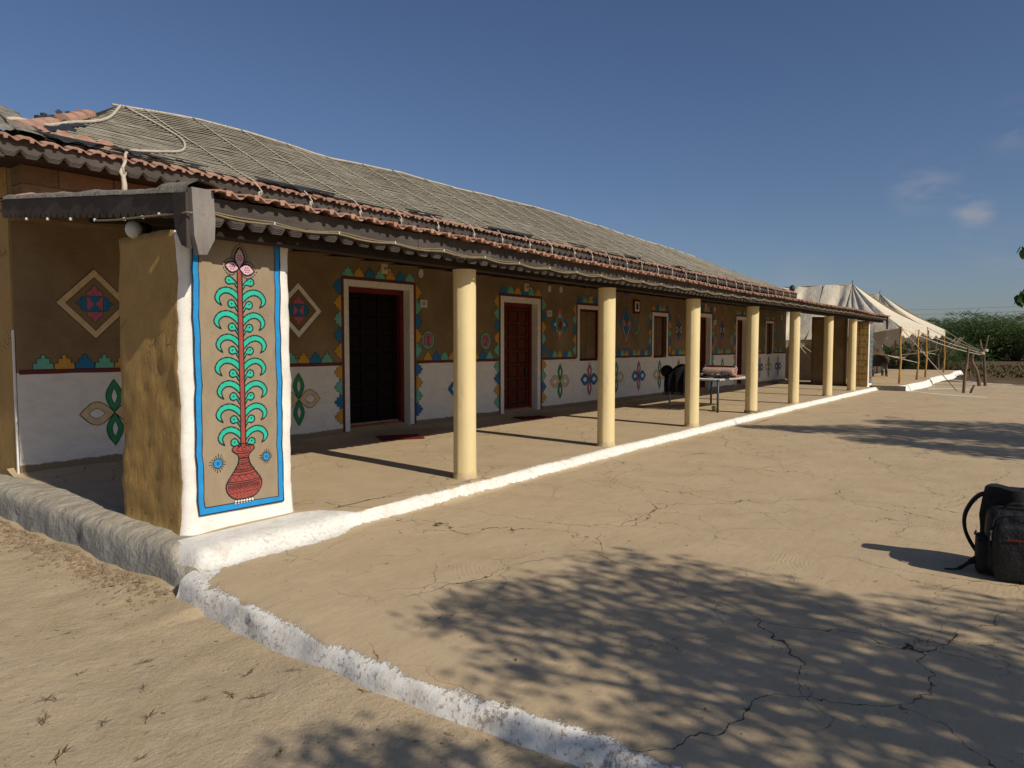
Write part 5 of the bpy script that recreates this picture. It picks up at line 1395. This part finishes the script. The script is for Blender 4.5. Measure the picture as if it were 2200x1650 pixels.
# guy ropes, each belongs to its tent
def guy(tb, a, b, r_=.013, sg=.05):
    a, b = Vector(a), Vector(b); g = MB(); g.tube([a.lerp(b, k/8)-Vector((0, 0, sg*math.sin(math.pi*k/8))) for k in range(9)], r_, 5, 0, False); return tb(g, 'guy_rope', M_ROPE)
guy(tb1, fl1, (26.05, 2.35, -.12), .014, 0)
guy(tb1, fl1, (31.1, 2.1, .98), .012, .10)
guy(tb1, (30, 4.1, 1.9), (31.1, 2.1, 1.05)); guy(tb1, fr1, (31.1, 2.1, 1.1)); guy(tb2, fr2, (31.1, 2.1, 1.12), .012)
guy(tb2, (36.3, 4.05, 1.85), (31.15, 2.1, 1.0), .012)
guy(tb1, (27.3, 6.25, 1.55), (33.5, 4.4, .6), .014); guy(tb1, (27.3, 7.6, 1.5), (26.9, 6.55, .35), .016); guy(tb1, (27.3, 7.6, 1.5), (27.1, 6.2, .6), .014)
guy(tb1, (28.0, 6.6, 1.4), (34.0, 5.0, .8), .014); guy(tb2, (33.6, 6.4, 1.6), (40, 4.6, .9), .014)
for (a, b, z) in [(31.1, 2.1, 1.02), (31.15, 2.0, 1.12)]:
    g = MB()
    for q in range(3): g.tube([(a+.085*math.cos(k), b+.085*math.sin(k), z+.03*q) for k in [i_*.6 for i_ in range(12)]], .016, 5, 0, False)
    tag(g.build('rope_binding', M_ROPE), 'pale rope lashing wound round the forked stake' if z < 1.1 else 'upper rope lashing round the top of the forked stake', 'rope')
g = MB(); g.tube(smooth_pts([(34.5, 7.1, .72), (36.5, 6.6, .76), (39.0, 5.9, .86), (42.0, 5.0, 1.02), (44.0, 4.9, 1.12)], 4), .035, 6); tag(g.build('wooden_rail', M_STAKE), 'long thin horizontal pole tied up behind the tent poles', 'rail')
# plastic chairs under the awning
M_CHAIR = simple('brown_plastic', (.045, .032, .028), (.035, .026, .022), 4, .35, 0, 40, .5)
def chair(loc, rz, label):
    c_ = empty('plastic_chair', loc, label, 'chair', 'dark plastic armchairs under the tent awning', rz)
    g = MB(); P = []
    for i in range(9):
        v = i/8; P.append([(lerp(-.23, .23, j/6), lerp(-.22, .23, v), .43-.03*math.sin(math.pi*v)+.01*(j-3)**2/9) for j in range(7)])
    g.grid(P); g.grid([[(a, b, d-.012) for a, b, d in rw] for rw in P], 0, True, True); g.build('seat', M_CHAIR, c_)
    g = MB(); P = []
    for i in range(9):
        v = i/8; w_ = .24*(1-.18*v*v); P.append([(lerp(-w_, w_, j/6), .22+.13*v+.05*(1-((j-3)/3)**2), .44+.44*v-.05*v*((j-3)/3)**2) for j in range(7)])
    g.grid(P); g.grid([[(a, b+.014, d) for a, b, d in rw] for rw in P], 0, True, True); g.build('backrest', M_CHAIR, c_)
    for sx in (-1, 1):
        g = MB(); P = []
        pp = smooth_pts([(sx*.25, .32, .74), (sx*.29, .1, .68), (sx*.29, -.16, .665), (sx*.28, -.24, .62), (sx*.27, -.25, .45)], 5)
        for p_ in pp: P.append([p_+Vector((a*.03, 0, b)) for a, b in ((-1, 0), (-.8, .012), (.8, .012), (1, 0), (.8, -.012), (-.8, -.012), (-1, 0))])
        g.grid(P); g.build('armrest', M_CHAIR, c_)
        for (y0, y1) in ((-.24, -.27), (.22, .32)):
            g = MB(); g.tube([(sx*.25, y0, .46), (sx*.26, (y0+y1)/2, .2), (sx*.27, y1, 0)], [.032, .028, .022], 6); g.build('leg', M_CHAIR, c_)
    return c_
chair((32.7, 5.75, PFZ), R(-75), 'dark brown plastic armchair facing the yard, nearest the bamboo pole')
chair((33.3, 6.0, PFZ), R(-85), 'dark brown plastic armchair half hidden behind the front one')
chair((31.7, 6.15, PFZ), R(-100), 'dark brown plastic armchair in the shade beside the painted far pillar')
# cloth hanging on a cord below awning
g = MB(); g.grid([[(33.0+.10*i/4+.02*math.sin(j), 5.2+.02*i, 1.6-.7*j/8) for i in range(5)] for j in range(9)]); tag(g.build('hanging_cloth', simple('pink_cloth', (.42, .22, .20), (.3, .15, .15), 6, .9, .01, 14)), 'narrow pinkish cloth hanging under the tent awning', 'cloth')
# small upright cap at the far end of the roof
g = MB(); g.ball((27.1, 7.72, 3.42), (.09, .10, .13), 10, 7); hb(g, 'roof_end_knob', M_TARP)

# ==================================================================== VEGETATION
def leaf_mat(name, a, b, c_=None):
    t = NT(name); gi = t.n.new('ShaderNodeNewGeometry').outputs['Random Per Island']
    col = t.mix(gi, a, b)
    if c_: col = t.mix(t.rng(t.noise(.9, 3, .5), .5, .7), col, c_)
    t.bsdf.inputs['Transmission Weight'].default_value = 0
    m_ = t.out(col, .6, None, spec=.25)
    tr = t.n.new('ShaderNodeBsdfTranslucent'); t.val(tr.inputs[0], t.mix(.5, col, (.12, .16, .02)))
    mx = t.n.new('ShaderNodeMixShader'); mx.inputs[0].default_value = .25
    o_ = [n_ for n_ in t.n if n_.type == 'OUTPUT_MATERIAL'][0]
    t.lk(t.bsdf.outputs[0], mx.inputs[1]); t.lk(tr.outputs[0], mx.inputs[2]); t.lk(mx.outputs[0], o_.inputs[0]); return m_
M_BUSH = leaf_mat('thorn_foliage', (.045, .085, .026), (.10, .155, .052), (.115, .14, .055))
M_LEAF = leaf_mat('tree_leaf', (.035, .07, .018), (.075, .12, .03))
M_DRYF = leaf_mat('dry_foliage', (.12, .09, .045), (.06, .07, .03))
def bush_crown(seed, n, rx, ry, rz_, leaf):
    r = random.Random(seed); V_ = []; F_ = []
    lobes = [(Vector((r.uniform(-.75, .75)*rx, r.uniform(-.6, .6)*ry, r.uniform(.25, .72)*rz_)), r.uniform(.32, .5)) for _ in range(13)]
    for i in range(n):
        c0, lr = lobes[r.randrange(len(lobes))]
        d = Vector((r.gauss(0, 1), r.gauss(0, 1), r.gauss(0, 1))).normalized(); rr = lr*(.55+.55*r.random()**.6)
        p_ = c0+Vector((d.x*rx*rr, d.y*ry*rr, d.z*rz_*rr*.75)); p_.z = max(.02, p_.z)
        a = r.uniform(0, 6.28); L = leaf*r.uniform(.5, 1.3); el = r.uniform(-.5, .7)
        u = Vector((math.cos(a)*math.cos(el), math.sin(a)*math.cos(el), math.sin(el)))*L
        w_ = Vector((-math.sin(a), math.cos(a), r.uniform(-.4, .4)))*L*.28
        b = len(V_); V_ += [p_-u*.5, p_+w_*.5, p_+u*.6, p_-w_*.5]; F_.append((b, b+1, b+2, b+3))
    for i in range(int(n*.06)):                          # wispy twigs above the outline
        c0, lr = lobes[r.randrange(len(lobes))]; a = r.uniform(0, 6.28)
        p_ = c0+Vector((r.uniform(-.3, .3)*rx, r.uniform(-.3, .3)*ry, rz_*lr*.72)); d = Vector((math.cos(a)*.8, math.sin(a)*.8, r.uniform(.1, .8)))*leaf*r.uniform(1.2, 3)
        b = len(V_); V_ += [p_, p_+d*.5+Vector((0, 0, leaf*.18)), p_+d]; F_.append((b, b+1, b+2))
    me_ = bpy.data.meshes.new('crown'); me_.from_pydata(V_, [], F_); return me_
ORD = ['first', 'second', 'third', 'fourth', 'fifth', 'sixth', 'seventh', 'eighth', 'ninth', 'tenth', 'eleventh', 'twelfth', 'thirteenth', 'fourteenth', 'fifteenth', 'sixteenth', 'seventeenth', 'eighteenth', 'nineteenth', 'twentieth', 'twenty-first', 'twenty-second', 'twenty-third']
crowns = []
for k in range(4):
    m_ = bush_crown(50+k, 5200, 4.6, 3.4, 3.9, .34); m_.materials.append(M_BUSH); crowns.append(m_)
tk = MB()
for k in range(7):
    a = k*.9; tk.tube([(0, 0, -.3), (.6*math.cos(a), .6*math.sin(a), .8), (1.9*math.cos(a), 1.6*math.sin(a), 2.1)], [.16, .10, .04], 6)
tkm = tk.mesh('trunk', M_STAKE)
bl_lab = ['wide green thorn bush', 'rounded green thorn bush', 'ragged green thorn bush', 'dense green thorn bush']
nb = 0
def bush(x, y, s_, k, rz, lab, cr=None, gp='thorn bushes beyond the field'):
    b_ = empty('thorn_bush', (x, y, gz(x, y)), lab, 'bush', gp, rz); b_.scale = (s_, s_, s_*.96)
    link('crown', cr or crowns[k], b_); link('trunk', tkm, b_); return b_
side = ['in the far thicket, nearest the tents', 'second from the tents in the far thicket', 'third from the tents in the far thicket', 'fourth from the tents in the far thicket', 'mid thicket behind the lone stake', 'in the thicket behind the forked stake', 'in the thicket just right of the forked stake', 'in the thicket towards the right picture edge', 'in the thicket at the right picture edge']
for i, (u, dist, s_) in enumerate([(1915, 92, .88), (1950, 86, .90), (1992, 84, .95), (2032, 82, 1.02), (2072, 84, 1.05), (2110, 82, 1.10), (2146, 86, 1.08), (2182, 83, 1.05), (2225, 82, 1.05)]):
    a = YAW-math.atan((u-1100)/1525); x, y = dist*math.cos(a), dist*math.sin(a); bush(x, y, s_, i % 4, i*1.3, bl_lab[i % 4]+' '+side[i])
for i, (u, dist, s_) in enumerate([(1880, 100, .95), (1930, 100, .95), (1975, 98, 1.0), (2020, 97, 1.06), (2062, 98, 1.12), (2100, 97, 1.2), (2140, 99, 1.2), (2178, 98, 1.18), (2215, 98, 1.15), (2260, 96, 1.1)]):
    a = YAW-math.atan((u-1100)/1525); x, y = dist*math.cos(a), dist*math.sin(a)
    bush(x, y, s_, (i+2) % 4, i*2.1, 'taller thorn bush in the back row of the thicket, %s from the left' % ORD[i], None, 'back row of thorn bushes')
sm = bush_crown(77, 3600, 3.2, 2.4, 2.1, .22); sm.materials.append(M_BUSH)
for i, (u, dist, s_) in enumerate([(1958, 52, .9), (1992, 50, .95), (1925, 47, 1.0), (2018, 55, .62)]):
    a = YAW-math.atan((u-1100)/1525); x, y = dist*math.cos(a), dist*math.sin(a)
    bush(x, y, s_, 0, i*1.9, ['low green bush seen between the two front bamboo poles', 'low green bush seen through the right hand bamboo poles', 'low green bush right behind the plastic chairs', 'small green bush just right of the last bamboo pole'][i], sm, 'low bushes behind the tents')
dm = bush_crown(91, 1500, 1.2, 1.1, 1.9, .16); dm.materials.append(M_DRYF)
a = YAW-math.atan((2003-1100)/1525); bush(46*math.cos(a), 46*math.sin(a), .95, 0, 0, 'dry yellowing bush behind the last bamboo pole', dm, None)
if True:
    pass
# trees outside the frame on the right, whose crowns shade the yard
def leafy(cl, n, leaf, seed, drop=0):
    r = random.Random(seed); V_ = []; F_ = []; wt = [c_[3] for c_ in cl]
    for i in range(n):
        c_ = r.choices(cl, wt)[0]; rr = r.random()**.45; d = Vector((r.gauss(0, 1), r.gauss(0, 1), r.gauss(0, 1))).normalized()
        p_ = Vector(c_[0])+Vector((d.x*c_[1], d.y*c_[1], d.z*c_[2]))*rr
        a = r.uniform(0, 6.28); el = r.uniform(-1.0, .2); L = leaf*r.uniform(.6, 1.25)
        u = Vector((math.cos(a)*math.cos(el), math.sin(a)*math.cos(el), math.sin(el)))*L; w_ = Vector((-math.sin(a), math.cos(a), r.uniform(-.6, .6))).normalized()*L*.24
        b = len(V_); V_ += [p_, p_+u*.35+w_, p_+u*.75+w_*.7, p_+u, p_+u*.75-w_*.7, p_+u*.35-w_]; F_ += [(b, b+1, b+2, b+3, b+4, b+5)]
    me_ = bpy.data.meshes.new('crown'); me_.from_pydata(V_, [], F_); me_.materials.append(M_LEAF); return me_
def shade_target(gx, gy, h):                             # crown centre at height h whose shadow falls at (gx, gy)
    k = (h-CZ)/math.tan(SUN_EL); return (gx+SUN_TO.x*k, gy+SUN_TO.y*k, h)
def tree(base, clumps, n, leaf, seed, label):
    te = empty('shade_tree', base, label, 'tree', None); g = MB(); b = Vector(base)
    top = Vector((sum(c_[0][0] for c_ in clumps)/len(clumps), sum(c_[0][1] for c_ in clumps)/len(clumps), 2.6))
    fork = Vector((lerp(b.x, top.x, .3), lerp(b.y, top.y, .3), b.z+2.0))
    g.tube([Vector((0, 0, -.2)), Vector((.05, .03, 1)), fork-b], [.17, .13, .11], 10)
    for c_ in clumps:
        p_ = Vector(c_[0])-b; f_ = fork-b; g.tube([f_, f_.lerp(p_, .5)+Vector((0, 0, .25)), p_], [.08, .045, .015], 6)
    g.build('trunk', M_STAKE, te)
    me_ = leafy([((Vector(c_[0])-b), c_[1], c_[2], c_[3]) for c_ in clumps], n, leaf, seed); link('crown', me_, te)
    return te
CA = []
for (gx, gy, h, r_, rz_, w_) in [(3.05, 2.35, 4.6, .45, .3, .6), (2.72, 2.5, 4.5, .28, .2, .16), (2.5, 1.9, 4.3, .3, .2, .2), (3.35, 1.9, 4.4, .75, .4, 1.5), (3.6, 1.1, 4.6, .8, .45, 1.9), (3.75, .35, 4.4, .9, .5, 2.1), (4.15, 1.35, 5.0, .45, .3, .6), (3.0, 1.3, 3.9, .5, .35, .8), (2.75, .7, 3.8, .6, .4, .9), (3.0, .1, 3.6, .8, .5, 1.2),
                              (1.60, 1.75, 4.2, .42, .3, .9), (1.85, 1.35, 4.0, .4, .3, .7), (2.3, 1.0, 4.0, .45, .3, .6), (4.1, 2.1, 4.8, .5, .3, .5), (3.8, -.6, 4.2, 1.1, .6, 2.0), (2.8, -1.0, 3.8, 1.0, .6, 1.6), (4.6, .1, 4.6, .5, .35, .5), (1.6, .9, 3.8, .4, .3, .3)]:
    CA.append((shade_target(gx, gy, h*.8), r_*.95, rz_*.85, w_))
tree((3.4, -5.4, -.28), CA, 10200, .082, 3, 'leafy tree outside the picture on the near right, its crown shading the yard')
CB = []
for (gx, gy, h, r_, rz_, w_) in [(12.6, 4.1, 4.4, .35, .3, .2), (12.8, 3.4, 4.6, .6, .4, .8), (13.2, 2.3, 4.8, .95, .5, 1.5), (11.9, 1.9, 4.4, .55, .4, .9), (11.6, .7, 4.3, .7, .4, 1.1), (14.9, 2.0, 4.8, .7, .4, .9), (15.2, .7, 4.7, .9, .5, 1.2), (13.4, 1.1, 4.8, 1.2, .6, 2.2), (13.6, -.1, 4.6, 1.4, .7, 2.6), (12.6, -1.2, 4.4, 1.4, .7, 2)]:
    CB.append((shade_target(gx, gy, h), r_, rz_, w_))
tb_ = tree((13.2, -5.6, -.28), CB, 12500, .12, 5, 'leafy tree outside the right edge with one drooping branch reaching into view')
# drooping leafy twigs of the second tree that reach into the frame
g = MB(); br = Vector((13.2, -5.6, -.28))
def droop(pts, seed, n, leaf):
    r = random.Random(seed); pp = smooth_pts([Vector(p_) for p_ in pts], 6); g.tube([p_-br for p_ in pp], [lerp(.02, .005, k/(len(pp)-1)) for k in range(len(pp))], 5)
    for i in range(n):
        k = r.uniform(.55, 1)*(len(pp)-1); p_ = pp[int(k)]-br+Vector((r.uniform(-.05, .05), r.uniform(-.05, .05), r.uniform(-.05, .03))); a = r.uniform(0, 6.28)
        L = leaf*r.uniform(.7, 1.2); u = Vector((math.cos(a)*.45, math.sin(a)*.45, -1)).normalized()*L; w_ = Vector((-math.sin(a), math.cos(a), 0))*L*.26
        g.add([p_, p_+u*.3+w_, p_+u*.7+w_*.8, p_+u, p_+u*.7-w_*.8, p_+u*.3-w_], [(0, 1, 2, 3, 4, 5)], 1)
droop([(12.6, -2.6, 3.8), (12.3, -.8, 3.1), (12.1, .1, 2.40), (12.0, .42, 1.98)], 4, 55, .15)
droop([(12.6, -2.6, 4.0), (12.3, -.6, 3.4), (12.05, .20, 2.85), (12.0, .38, 2.66)], 8, 34, .14)
g.build('drooping_branch', [M_STAKE, M_LEAF], tb_)

# power line far off
g = MB(); ax, ay = 300*math.cos(YAW-math.atan(560/1525)), 300*math.sin(YAW-math.atan(560/1525)); bx, by = 300*math.cos(YAW-math.atan(1300/1525)), 300*math.sin(YAW-math.atan(1300/1525))
pl = empty('power_line', (ax, ay, 0), 'thin distant power line strung above the thicket', 'power line')
for z in (12.9, 14.6):
    g = MB(); g.tube([(lerp(0, bx-ax, k/12), lerp(0, by-ay, k/12), z-1.2*math.sin(math.pi*k/12)+.6) for k in range(13)], .045, 4, 0, False); g.build('wire', M_TARP, pl)
for (x, y) in ((0, 0), (bx-ax, by-ay)):
    g = MB(); g.tube([(x, y, -.5), (x, y, 15.8)], .18, 8); g.tube([(x-1, y, 15), (x+1, y, 15)], .08, 6); g.build('pole', M_STAKE, pl)

# dry grass tufts on the sand
M_GR = simple('dry_red_grass', (.20, .12, .07), (.13, .085, .045), 20, .9, 0, rnd_obj=.3); M_GG = simple('dry_green_grass', (.13, .12, .06), (.15, .11, .06), 20, .9, 0, rnd_obj=.3)
def tuft(seed, n, L):
    r = random.Random(seed); g = MB(); dx_ = r.uniform(0, 3.14)
    for i in range(n):
        a = r.choice((dx_, dx_+math.pi))+r.gauss(0, .55); l = L*r.uniform(.4, 1.1); el = r.uniform(.02, .32)
        off = Vector((math.cos(dx_), math.sin(dx_), 0))*r.uniform(-.5, .5)*L
        u = Vector((math.cos(a)*math.cos(el), math.sin(a)*math.cos(el), math.sin(el)))*l; w_ = Vector((-math.sin(a), math.cos(a), 0))*.0016
        m2__ = off+u*.6+Vector((0, 0, .004)); e = off+u-Vector((0, 0, l*.25*el))
        g.add([off-w_, off+w_, m2__+w_, m2__-w_, e], [(0, 1, 2, 3), (3, 2, 4)])
    return g
tms = [tuft(k, 14, .062).mesh('grass_tuft', M_GR if k % 3 else M_GG) for k in range(6)]
import itertools
TP = [(1.66, 3.62, 1.2), (1.52, 3.32, .8), (1.9, 3.05, 1.0), (1.72, 2.92, 1.15), (1.78, 2.78, 1.1), (1.62, 2.98, .8), (2.02, 2.86, .9), (2.06, 2.42, .8), (1.42, 3.75, .8), (1.22, 3.55, 1.3), (1.12, 3.35, 1.2), (1.26, 3.12, 1.0), (1.40, 3.02, 1.1), (1.05, 3.0, 1.2), (.98, 2.72, 1.0), (1.22, 2.72, .9), (.92, 3.3, .9), (.86, 2.95, 1.1), (1.58, 4.35, .7), (1.3, 4.5, .7), (1.12, 4.1, .8), (1.55, 2.30, .8), (1.02, 2.42, .9)]
TP.sort(key=lambda q: -(q[0]*.8+q[1]*.6))
for i, (x, y, s_) in enumerate(TP):
    o = link('dry_grass_tuft', tms[i % 6], None, (x, y, gz(x, y)+.002), (0, 0, rnd.uniform(0, 6.28))); o.scale = (s_*.8,)*3
    tag(o, 'flattened %s grass tuft on the sand, %s counting from the plinth towards the viewer' % ('reddish dry' if i % 3 else 'greenish dry', ORD[i]), 'grass tuft', 'dry grass tufts on the sand')
# rubble and clods along the foot of the plinth
g = MB(); r = random.Random(12)
for i in range(1500):
    y = r.uniform(4.35, 8.2); x = 2.26-abs(r.gauss(0, .13))-.01; s_ = min(.05, .006+abs(r.gauss(0, .010)))*(1.0 if y > 4.6 else .8)
    if r.random() < .12: x, y, s_ = 2.1-abs(r.gauss(0, .25)), r.uniform(1.5, 6), s_*.35
    z = gz(x, y)+s_*.25; M_ = Matrix.Translation((x, y, z)) @ Matrix.Rotation(r.uniform(0, 3), 4, 'Z') @ Matrix.Rotation(r.uniform(-.4, .4), 4, 'X')
    pts = [M_ @ Vector((math.cos(a)*s_*r.uniform(.7, 1.3), math.sin(a)*s_*r.uniform(.6, 1.1), -s_*.3)) for a in (0, 1.2, 2.4, 3.7, 5)]+[M_ @ Vector((r.uniform(-.3, .3)*s_, r.uniform(-.3, .3)*s_, s_*r.uniform(.25, .55)))]
    g.add(pts, [(k, (k+1) % 5, 5) for k in range(5)])
tag(g.build('earth_clods', simple('dry_earth', (.27, .195, .12), (.20, .14, .085), 9, .95, .004, 60)), 'loose dry earth clods along the foot of the cement plinth', 'clods', None, 'stuff')
# low scrub scattered over the field
g = MB(); r = random.Random(31)
for i in range(7000):
    d = r.uniform(34, 84); a = R(r.uniform(-3, 18)); x, y = d*math.cos(a), d*math.sin(a)
    if noise.noise(Vector((x*.12, y*.12, 0))) < -.05: continue
    for q in range(2):
        aa = r.uniform(0, 6.28); L = r.uniform(.06, .20); p_ = Vector((x, y, gz(x, y)-.01)); d_ = Vector((math.cos(aa)*.5, math.sin(aa)*.5, 1)).normalized()*L; w_ = Vector((-math.sin(aa), math.cos(aa), 0))*L*.35
        g.add([p_-w_, p_+w_, p_+d_], [(0, 1, 2)])
tag(g.build('field_stubble', simple('dry_stubble', (.17, .115, .05), (.09, .075, .03), .5, .95, 0)), 'dry low stubble scattered over the brown field', 'stubble', None, 'stuff')

# grit, straw and fallen leaves lying about on the yard and the sand
def litter(name, label, n, region, size, m, flat, seed, zf):
    g = MB(); r = random.Random(seed)
    for i in range(n):
        x, y = region(r); s_ = size*r.uniform(.4, 1.4); z = zf(x, y)+.001
        a = r.uniform(0, 6.28); u = Vector((math.cos(a), math.sin(a), 0)); v = Vector((-math.sin(a), math.cos(a), 0)); p_ = Vector((x, y, z))
        if flat:
            k = r.uniform(.18, .45); g.add([p_-u*s_, p_-v*s_*k+Vector((0, 0, s_*.12)), p_+u*s_+Vector((0, 0, s_*.25)), p_+v*s_*k+Vector((0, 0, s_*.06))], [(0, 1, 2, 3)])
        else:
            b_ = [p_+u*math.cos(q)*s_*r.uniform(.7, 1.2)+v*math.sin(q)*s_*r.uniform(.6, 1.1) for q in (0, 1.3, 2.5, 3.8, 5.1)]
            c_ = [p_+(q-p_)*.55+Vector((0, 0, s_*r.uniform(.45, .8))) for q in b_]
            g.add(b_+c_, [(k, (k+1) % 5, (k+1) % 5+5, k+5) for k in range(5)]+[(5, 6, 7, 8, 9)])
    return tag(g.build(name, m), label, 'litter', None, 'stuff')
M_PEB = simple('pale_pebble', (.42, .36, .28), (.22, .17, .12), 30, .9, 0); M_DL = simple('dead_leaf', (.20, .12, .05), (.12, .075, .035), 12, .85, 0)
sand_r = lambda r: (r.uniform(.5, 2.12), r.uniform(1.3, 8)); yard_r = lambda r: (2.5+12*r.random()**1.6, r.uniform(-.3, 4.2))
litter('sand_pebbles', 'small pale pebbles scattered on the sand left of the yard edge', 900, sand_r, .0045, M_PEB, False, 3, gz)
litter('yard_pebbles', 'tiny pebbles scattered over the mud yard', 700, yard_r, .004, M_PEB, False, 4, lambda x, y: CZ+.002)
litter('yard_leaves', 'small dry fallen leaves scattered over the mud yard', 130, yard_r, .011, M_DL, True, 5, lambda x, y: CZ+.003)
litter('sand_straw', 'bits of dry straw scattered on the sand', 260, sand_r, .016, simple('straw_bits', (.40, .31, .18), (.24, .17, .09), 9, .9, 0), True, 6, gz)
